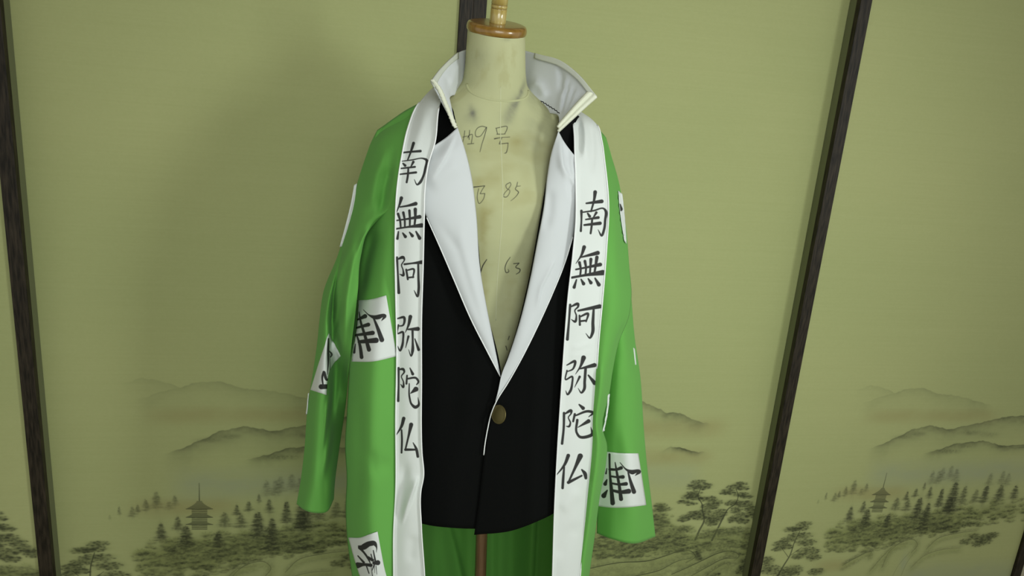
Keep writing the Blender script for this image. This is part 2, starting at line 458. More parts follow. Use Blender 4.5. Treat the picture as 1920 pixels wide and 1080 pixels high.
# ================================================================== SETTING: floor, sliding doors, lintel
floor_m = cloth('straw_mat', (0.48, 0.44, 0.26), 0.7, weave=300, bump=0.4)
fl = box('floor', -3.2, 3.2, -4.6, 0.35, -0.05, 0.0, floor_m)
fl['kind'] = 'structure'
S_SHIFT = 1.832            # two door widths less the overlap
HALF = 0.90
ST = 0.029                 # stile width
DW = 0.924             # width of a door
DZ0, DZ1 = 0.012, 1.76
YF = -0.035                # paper of the doors in the front track; the rear track's paper is at y = 0

# ---- painting on the doors (flat print): drawn in millimetres on the door
PW, PH = 925, 1750         # raster, 1 texel per mm; x right, y down from the door's top
NOISE = {}
def noise(w, h, cell, seed, octv=3):
    r = np.random.default_rng(seed)
    out = np.zeros((h, w)); amp = 1.0; tot = 0
    for o in range(octv):
        cx = max(2, int(cell[0] / 2**o)); cy = max(2, int(cell[1] / 2**o))
        gw, gh = w // cx + 3, h // cy + 3
        G = r.random((gh, gw))
        x = np.arange(w) / cx; y = np.arange(h) / cy
        i = x.astype(int); j = y.astype(int)
        fx = (x - i); fx = (fx * fx * (3 - 2 * fx))[None]; fy = (y - j); fy = (fy * fy * (3 - 2 * fy))[:, None]
        out += amp * ((1 - fy) * ((1 - fx) * G[np.ix_(j, i)] + fx * G[np.ix_(j, i + 1)]) + fy * ((1 - fx) * G[np.ix_(j + 1, i)] + fx * G[np.ix_(j + 1, i + 1)]))
        tot += amp; amp *= 0.55
    return out / tot

class Scroll:
    def __init__(s, x_left, y_plane, shift=0.0, seed=1):
        s.x0 = x_left; s.seed = seed
        s.ink = np.zeros((PH, PW)); s.warm = np.zeros((PH, PW)); s.mist = np.zeros((PH, PW)); s.moss = np.zeros((PH, PW)); s.lite = np.zeros((PH, PW))
        s.X, s.Y = np.meshgrid(np.arange(PW) + 0.5, np.arange(PH) + 0.5)
        s.n1 = noise(PW, PH, (60, 30), seed); s.n2 = noise(PW, PH, (14, 9), seed + 1, 2); s.n3 = noise(PW, PH, (5, 4), seed + 2, 2)
        s.r = np.random.default_rng(seed + 5)
    def pt(s, p, view):
        """a point read off an enlarged detail -> mm on the door"""
        ox, oy, sc, yp, sh = view
        w = at(ox + p[0] / sc, oy + p[1] / sc, yp)
        return np.array([(w[0] - sh - s.x0) * 1000, (DZ1 - w[2]) * 1000])
    def win(s, x0, y0, x1, y1):
        a, b = max(0, int(y0)), min(PH, int(y1) + 2); c, d = max(0, int(x0)), min(PW, int(x1) + 2)
        return (slice(a, b), slice(c, d)) if b > a and d > c else None
    def ridge(s, pts, view, a, h, edge=1.5, tint='ink', power=1.0):
        P = np.array([s.pt(p, view) for p in pts])
        o = np.argsort(P[:, 0]); P = P[o]
        x = s.X[0]
        yr = np.interp(x, P[:, 0], P[:, 1]) + (s.n2[300, :] - 0.5) * 7
        side = sst(P[0, 0], P[0, 0] + 70, x) * (1 - sst(P[-1, 0] - 50, P[-1, 0] + 1, x) if P[-1, 0] < PW - 5 else 1)
        dep = s.Y - yr[None]
        D = np.where(dep > 0, np.exp(-(np.maximum(dep, 0) / h)**1.3) * (0.72 + 0.28 * np.exp(-np.maximum(dep, 0) / 5)), np.exp(-(dep / edge)**2)) * side[None]
        D = D * (0.45 + 1.1 * s.n1 * (0.5 + s.n2))
        getattr(s, tint)[:] = np.maximum(getattr(s, tint), a * D)
    def blob(s, x, y, rx, ry, a, tint='ink', soft=2.0, rough=0.0):
        w = s.win(x - rx * 2.2, y - ry * 2.2, x + rx * 2.2, y + ry * 2.2)
        if w is None: return
        d = ((s.X[w] - x) / rx)**2 + ((s.Y[w] - y) / ry)**2
        f = np.exp(-d**(soft / 2))
        if rough: f = f * np.clip(1 - rough + rough * 2.4 * (s.n3[w] - 0.15), 0, 1.3)
        A = getattr(s, tint)
        A[w] = 1 - (1 - A[w]) * (1 - np.clip(a * f, 0, 0.97))
    def line(s, pts, wid, a, view=None, soft=0.7):
        P = np.array([s.pt(p, view) for p in pts]) if view else np.array(pts, float)
        if len(P) > 2: P = spline(P, 8 * len(P))
        P = np.c_[P, np.interp(np.linspace(0, 1, len(P)), np.linspace(0, 1, len(np.atleast_1d(wid))), np.atleast_1d(wid))]
        w = s.win(P[:, 0].min() - 6, P[:, 1].min() - 6, P[:, 0].max() + 6, P[:, 1].max() + 6)
        if w is None: return
        d, _, _, ww = polydist(s.X[w], s.Y[w], P)
        f = (1 - sst(-soft, soft, d - ww / 2)) * a
        s.ink[w] = np.maximum(s.ink[w], f)
    def cedar(s, p, hh, ww, view, a=0.6):
        x, y = s.pt(p, view); _, y2 = s.pt((p[0], p[1] + hh), view); x2, _ = s.pt((p[0] + ww, p[1]), view)
        h = y2 - y; w = (x2 - x) * 1.3; a = min(0.92, a * 1.22)
        n = max(5, int(h / 3.2))
        s.blob(x, y + h * 0.6, w * 0.30, h * 0.5, a * 0.55, rough=0.3)
        for k in range(n):
            t = (k + 0.5) / n
            half = w * (0.14 + 0.62 * t**0.8) * (0.8 + 0.4 * s.r.random())
            for sg in (-1, 1):
                s.blob(x + sg * half * 0.5, y + t * h + s.r.normal() * 0.8, half * 0.60, h / n * 0.62, a * (0.45 + 0.5 * s.r.random()) * (1 - 0.35 * t), rough=0.5)
        s.line([(x, y - h * 0.04), (x, y + h * 0.8)], (0.8, 2.0), a * 0.7)
    def pad(s, p, rx, ry, view, a=0.62):
        x, y = s.pt(p, view); x2, y2 = s.pt((p[0] + rx, p[1] + ry), view)
        rx, ry = x2 - x, abs(y2 - y)
        s.blob(x, y, rx * 0.8, ry * 0.8, a * 0.55, soft=3, rough=0.35)
        s.blob(x, y, rx * 0.9, ry * 0.9, 0.35, tint='moss', soft=3)
        for k in range(int(10 + rx * ry * 0.10)):
            t = s.r.random() * 6.28; q = math.sqrt(s.r.random())
            s.blob(x + q * rx * math.cos(t), y + q * ry * math.sin(t) * 0.9, 2.0 + 2.4 * s.r.random(), 1.2 + 1.0 * s.r.random(), a * (0.3 + 0.5 * s.r.random()))
    def wash(s, poly, view, a, moss=0.0, soft=26.0, rough=1.0):
        P = np.array([s.pt(p, view) for p in poly])
        w = s.win(*(P.min(0) - 5), *(P.max(0) + 5))
        if w is None: return
        X, Y = s.X[w], s.Y[w]
        ins = np.zeros(X.shape, bool)
        for k in range(len(P)):
            (x1, y1), (x2, y2) = P[k], P[k - 1]
            c = ((y1 > Y) != (y2 > Y)) & (X < (x2 - x1) * (Y - y1) / (y2 - y1 + 1e-9) + x1)
            ins ^= c
        d = polydist(X, Y, np.vstack([P, P[:1]]))[0]
        f = np.where(ins, sst(0, soft, d), 0)
        tex = np.clip((s.n2[w] * 0.6 + s.n1[w] * 0.25 + s.n3[w] * 0.25 - 0.33) * 2.6, 0, 1.6)
        s.ink[w] = 1 - (1 - s.ink[w]) * (1 - np.clip(a * f * ((1 - rough) + rough * tex), 0, .9))
        if moss: s.moss[w] = 1 - (1 - s.moss[w]) * (1 - np.clip(moss * f * (0.5 + s.n1[w]), 0, .9))
    def bush(s, poly, view, n, a=0.35, size=(7, 15), moss=0.4):
        s.wash(poly, view, a * 0.42, moss * 0.9, 45)
        P = np.array([s.pt(p, view) for p in poly])
        lo, hi = P.min(0), P.max(0)
        def inside(x, y):
            c = False
            for k in range(len(P)):
                x1, y1 = P[k]; x2, y2 = P[k - 1]
                if (y1 > y) != (y2 > y) and x < (x2 - x1) * (y - y1) / (y2 - y1) + x1: c = not c
            return c
        for k in range(n):
            x, y = lo + s.r.random(2) * (hi - lo)
            if not inside(x, y): continue
            q = size[0] + (size[1] - size[0]) * s.r.random()
            s.blob(x, y, q * 1.1, q * 0.7, moss * (0.4 + 0.6 * s.r.random()), tint='moss')
            t0 = s.r.random() * 0.6                       # shaded underside of a clump with ragged tufts
            s.blob(x, y + q * 0.35, q * 0.9, q * 0.42, a * 0.5 * s.r.random(), rough=0.5)
            for j in range(5):
                t = t0 + j * 0.55
                s.blob(x + q * math.cos(t), y + 0.55 * q * math.sin(t), q * 0.40, q * 0.24, a * (0.35 + 0.65 * s.r.random()), rough=0.6)
            for j in range(4):                            # lit tufts on the upper side
                t = -math.pi * (0.15 + 0.7 * s.r.random())
                s.blob(x + 0.7 * q * math.cos(t), y + 0.5 * q * math.sin(t), q * 0.32, q * 0.16, 0.34 * s.r.random(), tint='lite', rough=0.6)
            for j in range(4):                            # twiggy strokes over the top
                t = -math.pi * s.r.random()
                x1, y1 = x + 0.5 * q * math.cos(t), y + 0.4 * q * math.sin(t)
                s.line([(x1, y1), (x1 + 0.5 * q * math.cos(t), y1 + 0.5 * q * math.sin(t))], (0.9, 0.5), a * 0.8)
    def rock(s, pts, view, a=0.6, wid=1.8, fall=16):
        P = np.array([s.pt(p, view) for p in pts])
        s.line(P, (wid * 0.6, wid, wid * 0.5), a)
        Q = spline(P, 30)
        for x, y in Q:
            s.blob(x + 1, y - 5, 8, 5, 0.16 * a, rough=0.7)
            s.blob(x + 1, y + fall * 0.45, 11, fall * 0.38, 0.16, tint='lite', rough=0.4)
            s.blob(x + 1, y + fall * 0.8, 10, fall * 0.45, 0.09 * a, rough=0.7)
        for k in range(len(Q) // 2):
            x, y = Q[s.r.integers(len(Q))]
            ln = fall * (0.5 + s.r.random())
            s.line([(x, y + 2), (x + ln * 0.5 * s.r.normal(), y + ln * 0.6), (x + ln * s.r.normal() * 0.6, y + ln)], (1.0, 0.4), 0.35 * a)
    def band(s, y0, y1, x0, x1, view, a, tint):
        A = s.pt((x0, y0), view); B = s.pt((x1, y1), view)
        f = sst(A[1] - 6, (A[1] + B[1]) / 2, s.Y) * (1 - sst((A[1] + B[1]) / 2, B[1] + 8, s.Y))
        f = f * sst(A[0], A[0] + 90, s.X) * (1 - sst(B[0] - 80, B[0], s.X) if B[0] < PW - 10 else 1)
        T = getattr(s, tint); T[:] = np.maximum(T, a * f * (0.5 + s.n1))
    def colour(s):
        g = s.n3[..., None] * 0.012 + (noise(PW, PH, (260, 3), s.seed + 9, 2)[..., None] - 0.5) * 0.012
        # silk-paper ground (display colour of its albedo), washes laid over it
        base = np.array([0.682, 0.699, 0.486]) + g
        base = base + (noise(PW, PH, (300, 260), s.seed + 11, 2)[..., None] - 0.5) * np.array([0.03, 0.02, 0.02])
        def lay(c, col, m): return c * (1 - m[..., None]) + np.array(col) * m[..., None]
        c = lay(base, (0.60, 0.545, 0.36), np.clip(s.warm, 0, 0.8))
        c = lay(c, (0.645, 0.668, 0.525), np.clip(s.mist, 0, 0.9))
        c = lay(c, (0.51, 0.54, 0.32), np.clip(s.moss, 0, 0.62))
        c = lay(c, (0.215, 0.225, 0.165), np.clip(s.ink, 0, 0.93))
        c = lay(c, (0.60, 0.625, 0.40), np.clip(s.lite, 0, 0.6))
        return c

M_ceil = wood('ceiling_boards', (0.30, 0.22, 0.13), (0.42, 0.33, 0.21), 0.6, (40, 4, 40))
def paint_a():
    s = Scroll(-DW, 0.0, seed=21)
    V1 = (0, 660, 2.5714, 0.0, 0.0)                        # door behind the left sleeve
    V8 = (240, 860, 4.909, 0.0, 0.0)
    V4 = (1420, 660, 2.572, YF, S_SHIFT)                   # its twin at the right edge of the photo
    s.ridge([(560, 165), (690, 125), (830, 160), (960, 200)], V1, 0.10, 26)
    s.ridge([(620, 240), (800, 190), (900, 165), (980, 145), (1080, 150), (1180, 180), (1290, 185), (1440, 215), (1600, 250)], V1, 0.13, 34)
    s.band(255, 350, 640, 1700, V1, 0.30, 'warm')
    s.ridge([(520, 478), (640, 430), (740, 380), (830, 355), (930, 375), (1010, 355), (1110, 335), (1200, 315), (1290, 308), (1420, 300)], V4, 0.42, 30)
    s.ridge([(780, 498), (880, 470), (950, 445), (1020, 435), (1090, 430), (1180, 455), (1290, 448), (1400, 430)], V4, 0.5, 16)
    s.ridge([(1150, 470), (1220, 462), (1290, 458), (1400, 450)], V4, 0.5, 10)
    for (x, y, rx, ry, a) in [(700, 410, 26, 6, .2), (770, 395, 24, 6, .2), (1030, 390, 30, 7, .22), (920, 480, 40, 7, .3), (1000, 455, 30, 6, .25), (1120, 400, 30, 8, .18)]:
        p = s.pt((x, y), V4); s.blob(*p, rx, ry, a, rough=0.6)
    s.band(505, 630, 500, 2000, V4, 0.75, 'mist')
    s.band(640, 720, 330, 760, V4, 0.35, 'warm')
    for p in [(850, 600), (880, 600), (900, 585), (940, 575), (965, 590), (1130, 610), (1190, 600), (1215, 610)]:
        s.cedar((p[0], p[1] - 25), 60, 22, V4, 0.2)
    for (x, y, h, w, a) in [(335, 680, 30, 9, .32), (378, 680, 40, 16, .3), (398, 672, 30, 12, .3), (430, 650, 45, 14, .3), (472, 622, 62, 22, .32), (505, 660, 30, 18, .2), (530, 635, 40, 14, .25), (296, 712, 18, 7, .15)]:
        s.cedar((x, y), h, w, V4, a)
    # wooded hill
    s.bush([(330, 880), (400, 815), (500, 790), (640, 770), (760, 790), (900, 740), (1100, 710), (1500, 690), (1500, 790), (1100, 830), (880, 880), (760, 900), (640, 930), (560, 960), (330, 965)], V4, 620, 0.27, (5, 12), 0.34)
    s.bush([(480, 800), (700, 780), (900, 760), (1300, 740), (1300, 790), (950, 850), (760, 890), (560, 940), (480, 880)], V4, 260, 0.33, (4, 9), 0.25)
    for (x, y, h, w, a) in [(300, 595, 160, 62, .62), (455, 538, 125, 52, .5), (530, 625, 200, 78, .78), (830, 676, 145, 66, .75), (1000, 428, 95, 40, .5), (1110, 398, 85, 42, .5), (1205, 330, 75, 28, .4), (1300, 378, 120, 46, .5), (1460, 400, 190, 58, .66), (1195, 498, 245, 86, .74), (1325, 556, 300, 86, .8), (890, 500, 130, 72, .42), (1040, 520, 120, 72, .42), (410, 815, 70, 70, .5)]:
        s.cedar((x, y), h, w, V8, a)
    for (x, y, h, w, a) in [(960, 630, 140, 36, .72), (935, 700, 80, 34, .6), (1005, 650, 85, 26, .45), (1060, 665, 60, 24, .35), (1110, 645, 80, 26, .6), (1180, 643, 75, 28, .6), (1250, 645, 65, 24, .5), (1330, 640, 70, 26, .5)]:
        s.cedar((x, y), h, w, V4, a)
    V8b = V8
    s.wash([(40, 830), (260, 760), (520, 720), (800, 700), (1100, 650), (1330, 620), (1800, 560), (1800, 840), (1250, 910), (900, 980), (500, 1060), (40, 1060), (0, 1000)], V8b, 0.12, 0.30, 80)
    s.bush([(60, 860), (300, 800), (700, 760), (1200, 720), (1800, 700), (1800, 850), (1250, 920), (900, 1000), (500, 1060), (100, 1060)], V8b, 230, 0.22, (6, 13), 0.25)
    # pagoda
    s.line([(655, 225), (656, 300), (657, 390)], (1.1, 1.8, 2.6), 0.62, V8)
    for yt, yb, hw, core in [(392, 462, 122, 22), (505, 540, 122, 62), (578, 606, 124, 60)]:
        for k in range(14):
            t = k / 13
            y = yt + (yb - yt) * t
            half = core + (hw - core) * (t**1.6)
            s.line([(657 - half, y), (657 + half, y)], 1.6, 0.42 + 0.12 * t, V8)
        s.line([(657 - hw, yb), (657, yb + 4), (657 + hw, yb)], 1.6, 0.75, V8)
    for yt, yb in [(468, 505), (545, 580), (612, 650)]:
        for k in range(9):
            y = yt + (yb - yt) * k / 8
            s.line([(657 - 68, y), (657 + 70, y)], 1.6, 0.30 if k % 4 else 0.62, V8)
    # mounds, stream and foreground mist
    s.rock([(600, 1040), (640, 960), (700, 915), (760, 908), (772, 930), (740, 970)], V4, 0.6)
    s.rock([(540, 1060), (600, 990), (660, 935), (720, 925)], V4, 0.45)
    s.rock([(410, 1030), (470, 995), (550, 965), (540, 985)], V4, 0.8)
    s.rock([(815, 950), (870, 900), (960, 875), (1060, 862)], V4, 0.55)
    s.rock([(740, 1040), (800, 985), (880, 955), (980, 945)], V4, 0.4)
    p = s.pt((705, 1020), V4); s.blob(p[0], p[1], 13, 34, 0.8, tint='mist')
    s.line([(768, 955), (725, 1010), (690, 1085)], (1.2, 1.0), 0.35, V4)
    s.line([(735, 965), (680, 1030), (650, 1085)], (1.2, 1.0), 0.3, V4)
    for (x, y) in [(1005, 915), (1045, 890), (1075, 905), (1105, 890), (1135, 885), (1060, 925), (1100, 915)]:
        s.pad((x, y), 28, 16, V4, 0.5)
    for (x, y) in [(880, 860), (930, 850), (990, 830), (1050, 830), (900, 845)]:
        s.pad((x, y), 40, 12, V4, 0.38)
    s.band(1000, 1120, 640, 1700, V4, 0.7, 'mist')
    s.band(1000, 1060, 240, 480, V4, 0.4, 'warm')
    # crooked pine at the door's left edge
    s.line([(95, 1085), (130, 1025), (155, 985), (180, 915), (205, 865)], (6, 4.6, 3.4, 2), 0.62, V4)
    s.line([(160, 980), (215, 942)], (1.6, 1.2), 0.6, V4)
    s.line([(150, 990), (110, 935)], (2, 1.2), 0.6, V4)
    for (x, y, rx, ry) in [(225, 828, 38, 11), (165, 856, 40, 12), (200, 850, 55, 12), (115, 925, 42, 14), (150, 905, 40, 12), (205, 885, 62, 15), (235, 918, 52, 17), (245, 960, 50, 20), (270, 990, 34, 18), (140, 940, 30, 12), (200, 985, 34, 14), (100, 950, 30, 12), (170, 1050, 46, 22), (140, 1070, 60, 18), (285, 1060, 40, 17), (45, 1010, 34, 24), (60, 1050, 50, 24)]:
        s.pad((x, y), rx, ry, V4, 0.6)
    return s.colour()

def paint_b():
    s = Scroll(0.0, 0.0, seed=57)
    V3 = (1180, 700, 2.843, 0.0, 0.0)
    s.ridge([(-700, 260), (-400, 130), (-150, 90), (0, 110), (70, 150), (130, 180), (200, 210), (270, 213), (330, 245), (440, 275)], V3, 0.40, 22)
    s.band(225, 360, -900, 560, V3, 0.32, 'warm')
    s.ridge([(150, 420), (180, 413), (220, 392), (280, 400), (330, 415), (420, 424)], V3, 0.62, 9)
    s.band(405, 500, -900, 480, V3, 0.34, 'warm')
    s.band(470, 640, -900, 420, V3, 0.5, 'mist')
    s.bush([(-900, 800), (-300, 760), (100, 720), (170, 690), (215, 740), (330, 830), (560, 810), (690, 800), (820, 820), (820, 960), (560, 960), (340, 960), (200, 960), (-900, 1060)], V3, 600, 0.27, (5, 13), 0.4)
    s.bush([(-200, 860), (120, 830), (300, 860), (330, 940), (60, 975), (-200, 985)], V3, 200, 0.33, (5, 11), 0.3)
    for (x, y, rx, ry) in [(165, 705, 36, 16), (150, 730, 40, 14), (195, 725, 34, 12), (160, 765, 36, 22), (180, 800, 36, 20), (150, 830, 40, 24), (120, 790, 30, 24)]:
        s.pad((x, y), rx, ry, V3, 0.45)
    for (x, y, rx, ry) in [(255, 840, 55, 24), (300, 825, 40, 18), (420, 860, 60, 22), (500, 850, 60, 24), (570, 840, 60, 26), (650, 860, 50, 30), (230, 905, 50, 22), (400, 920, 70, 20), (540, 910, 70, 24), (660, 920, 60, 26), (90, 930, 70, 24), (20, 900, 60, 24)]:
        s.pad((x, y), rx, ry, V3, 0.34)
    s.wash([(-900, 900), (0, 860), (150, 830), (330, 850), (560, 830), (820, 830), (820, 1200), (-900, 1200)], V3, 0.15, 0.36, 40)
    # twin pines
    s.line([(352, 885), (372, 840), (398, 785), (390, 730), (388, 700), (366, 655), (384, 605)], (6.5, 5.6, 4.4, 3.0, 2.0), 0.62, V3)
    for (x, y, rx, ry) in [(370, 578, 40, 11), (345, 598, 36, 10), (405, 598, 40, 13), (372, 612, 62, 11), (345, 640, 46, 13), (318, 655, 44, 14), (290, 685, 34, 12), (350, 662, 44, 14), (332, 695, 30, 10), (420, 670, 50, 16), (455, 690, 42, 18), (430, 710, 46, 18), (395, 745, 48, 24), (310, 765, 42, 15), (285, 780, 34, 13), (340, 745, 32, 12), (370, 770, 34, 14), (425, 780, 24, 20)]:
        s.pad((x, y), rx, ry, V3, 0.62)
    s.line([(385, 735), (440, 695)], (2, 1.2), 0.6, V3)
    s.line([(440, 890), (470, 830), (500, 770), (530, 720), (560, 700), (580, 655), (568, 615)], (6.5, 5.6, 4.4, 3.0, 2.0), 0.62, V3)
    for (x, y, rx, ry) in [(590, 590, 38, 12), (560, 605, 40, 14), (605, 612, 34, 13), (525, 628, 40, 14), (510, 640, 26, 9), (590, 645, 54, 13), (620, 658, 36, 12), (550, 690, 46, 16), (600, 695, 56, 18), (640, 715, 40, 16), (655, 745, 42, 22), (590, 765, 40, 24), (605, 790, 34, 14), (545, 780, 22, 18), (480, 745, 42, 24), (460, 775, 36, 20), (440, 800, 36, 14), (685, 765, 30, 20), (570, 730, 30, 20)]:
        s.pad((x, y), rx, ry, V3, 0.62)
    # rocky bank
    s.rock([(-300, 1060), (-60, 1010), (120, 995), (200, 970), (260, 950), (335, 952), (352, 975), (300, 1010)], V3, 0.9, 2.8, 22)
    s.rock([(-200, 1110), (60, 1075), (160, 1050), (260, 1000), (330, 985)], V3, 0.8, 2.6, 18)
    s.rock([(225, 1072), (320, 1030), (400, 992), (470, 960), (540, 948), (585, 972), (560, 1000)], V3, 0.9, 2.8, 20)
    s.rock([(330, 1080), (420, 1030), (500, 990), (580, 985)], V3, 0.85, 2.4, 18)
    s.rock([(400, 1085), (470, 1035), (520, 1015), (530, 1035)], V3, 0.7, 1.8, 14)
    for (x, y, rx, ry) in [(360, 960, 22, 22), (370, 985, 18, 14), (620, 1010, 24, 40), (650, 990, 24, 50), (595, 1050, 24, 24), (680, 1030, 20, 50), (450, 1075, 40, 10)]:
        s.pad((x, y), rx, ry, V3, 0.66)
    return s.colour()

def paper_mat(name, img):
    m, nt, b = new_mat(name)
    L = nt.links.new
    uv = nd(nt, 'ShaderNodeUVMap'); uv.uv_map = 'UVMap'
    im = nd(nt, 'ShaderNodeTexImage'); im.image = img; im.extension = 'EXTEND'
    L(uv.outputs[0], im.inputs[0]); L(im.outputs[0], b.inputs['Base Color'])
    b.inputs['Roughness'].default_value = 0.75
    b.inputs['Specular IOR Level'].default_value = 0.2
    tc = nd(nt, 'ShaderNodeTexCoord')
    mp = nd(nt, 'ShaderNodeMapping'); mp.inputs['Scale'].default_value = (12, 12, 700)
    nz = nd(nt, 'ShaderNodeTexNoise'); nz.inputs['Scale'].default_value = 1.0; nz.inputs['Detail'].default_value = 2
    L(tc.outputs['Object'], mp.inputs[0]); L(mp.outputs[0], nz.inputs['Vector'])
    bp = nd(nt, 'ShaderNodeBump'); bp.inputs['Strength'].default_value = 0.10; bp.inputs['Distance'].default_value = 0.001
    L(nz.outputs['Fac'], bp.inputs['Height']); L(bp.outputs[0], b.inputs['Normal'])
    return m
PAPER_A = paper_mat('painted_paper_pagoda', make_image('scroll_pagoda', paint_a()))
PAPER_B = paper_mat('painted_paper_pines', make_image('scroll_pines', paint_b()))

def sliding_door(n, x0, front, paper, print_x=None, strip=0):
    root = link('door_%d' % n, None)
    yp = YF if front else 0.0
    root.location = (x0, yp, 0)
    root['kind'] = 'structure'
    x1 = x0 + DW
    V = [(x0 + 0.004, yp, DZ1 - 0.004), (x0 + 0.004, yp, DZ0 + 0.004), (x1 - 0.004, yp, DZ0 + 0.004), (x1 - 0.004, yp, DZ1 - 0.004)]
    px0 = x0 if print_x is None else print_x
    u0, u1, t, bt = (x0 - px0 + 0.004) / 0.925, (x0 - px0 + DW - 0.004) / 0.925, 1 - 0.004 / 1.75, 1 - (DZ1 - DZ0 - 0.004) / 1.75
    p = mesh_obj('paper_panel', V, [(0, 1, 2, 3)], paper, root, [(u0, t), (u0, bt), (u1, bt), (u1, t)], smooth=False)
    md = p.modifiers.new('board', 'SOLIDIFY'); md.thickness = 0.012; md.offset = -1
    yf = yp - (0.0085 if front else 0.007)
    yb = yp + (0.008 if front else 0.019)
    for xa, xb in ((x0, x0 + ST), (x1 - ST, x1)):
        box('stile', xa, xb, yf, yb, DZ0, DZ1, M_stile, root, 0.0016)
    box('rail', x0 + ST, x1 - ST, yf, yb - 0.002, DZ1 - 0.03, DZ1, M_stile, root, 0.0016)
    box('rail', x0 + ST, x1 - ST, yf, yb - 0.002, DZ0, DZ0 + 0.03, M_stile, root, 0.0016)
    if strip:                                   # added strip, coloured like the dark band beside the stile, across the track gap
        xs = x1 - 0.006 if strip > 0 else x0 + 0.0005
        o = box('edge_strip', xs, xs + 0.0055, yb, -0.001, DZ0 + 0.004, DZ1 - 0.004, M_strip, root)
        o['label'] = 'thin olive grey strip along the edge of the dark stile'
    return root
M_strip = cloth('olive_grey_strip', (0.175, 0.185, 0.10), 0.95, bump=0.3)
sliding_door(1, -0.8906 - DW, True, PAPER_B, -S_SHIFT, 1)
sliding_door(2, -DW, False, PAPER_A)
sliding_door(3, 0.0, False, PAPER_B)
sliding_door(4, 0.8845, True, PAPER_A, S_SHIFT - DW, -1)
ceil = box('ceiling', -3.2, 3.2, -4.6, 0.35, 2.55, 2.6, M_ceil); ceil['kind'] = 'structure'
M_pale = wood('pale_post_wood', (0.30, 0.22, 0.12), (0.42, 0.33, 0.2), 0.5)
t1 = box('trim_1', -3.2, 3.2, -0.06, 0.06, DZ1 + 0.004, DZ1 + 0.115, M_pale, None, 0.002); t1['kind'] = 'structure'
t2 = box('trim_2', -3.2, 3.2, -0.05, 0.05, 0.0, 0.0105, M_pale); t2['kind'] = 'structure'
M_plaster = cloth('sand_plaster', (0.5, 0.46, 0.34), 0.95, weave=200, bump=0.5)
wb = box('wall_back', -3.2, 3.2, -0.01, 0.05, DZ1 + 0.115, 2.55, M_plaster); wb['kind'] = 'structure'
wl = box('wall_left', -3.2, -1.83, 0.0, 0.05, 0.0105, DZ1 + 0.004, M_plaster); wl['kind'] = 'structure'
wr = box('wall_right', 1.83, 3.2, 0.0, 0.05, 0.0105, DZ1 + 0.004, M_plaster); wr['kind'] = 'structure'

# ================================================================== DRESS FORM
def axis(py):
    return 931 + (py - 55) * (901 - 931) / (1070 - 55)
foot = at(axis(1500), 1500, YC)
foot_xy = at(axis(1070), 1070, YC)
form = thing('dress_form', 'old cream linen dress form with pencilled sizes and a wooden neck cap', 'mannequin', (foot_xy[0], YC, 0))
prof = [(60, 53, .050, .050), (84, 54, .051, .051), (110, 55, .052, .052), (140, 57, .054, .054), (160, 62, .057, .058), (176, 78, .060, .063), (190, 97, .063, .068), (204, 120, .064, .073), (220, 152, .066, .078), (240, 174, .070, .083),
        (262, 183, .078, .088), (300, 182, .094, .09), (350, 168, .112, .09), (420, 143, .105, .086), (500, 122, .086, .08), (580, 135, .084, .085), (690, 160, .09, .098), (800, 160, .09, .098), (880, 150, .085, .09), (897, 132, .07, .075), (903, 60, .03, .03)]
PR = spline(np.array([(p, 0 * p, hw, a, b) for p, hw, a, b in prof]), 150, t=(np.array([p[0] for p in prof]) - 60) / 843.0)
NT = 96
TILT = math.radians(13.5)                  # the neck plate of the form slants forward
FV, FP = [], []
for py, _, hw, df, db in PR:
    c = at(axis(py), py, YC)
    rx = np.linalg.norm(at(axis(py) + hw, py, YC) - c)
    th = np.linspace(0, 2 * math.pi, NT + 1)          # 0 = rear, pi = front
    sx, cx = np.sin(th), np.cos(th)
    e = 2 / (2.0 + 0.35 * sst(180, 300, np.array([py]))[0])
    X = c[0] - rx * np.sign(sx) * np.abs(sx)**e
    Yv = np.where(cx < 0, -df * np.abs(cx)**e, db * np.abs(cx)**e)
    slant = math.tan(TILT) * (1 - sst(60, 160, np.array([py]))[0])
    FV.append(np.stack([X, YC + Yv, c[2] + Yv * slant], -1))
FV = np.array(FV)
uu, vv = np.meshgrid(np.linspace(0, 1, NT + 1), np.linspace(0, 1, len(PR)))
g2 = np.concatenate([seen(FV), np.zeros(FV.shape[:2] + (1,))], -1)
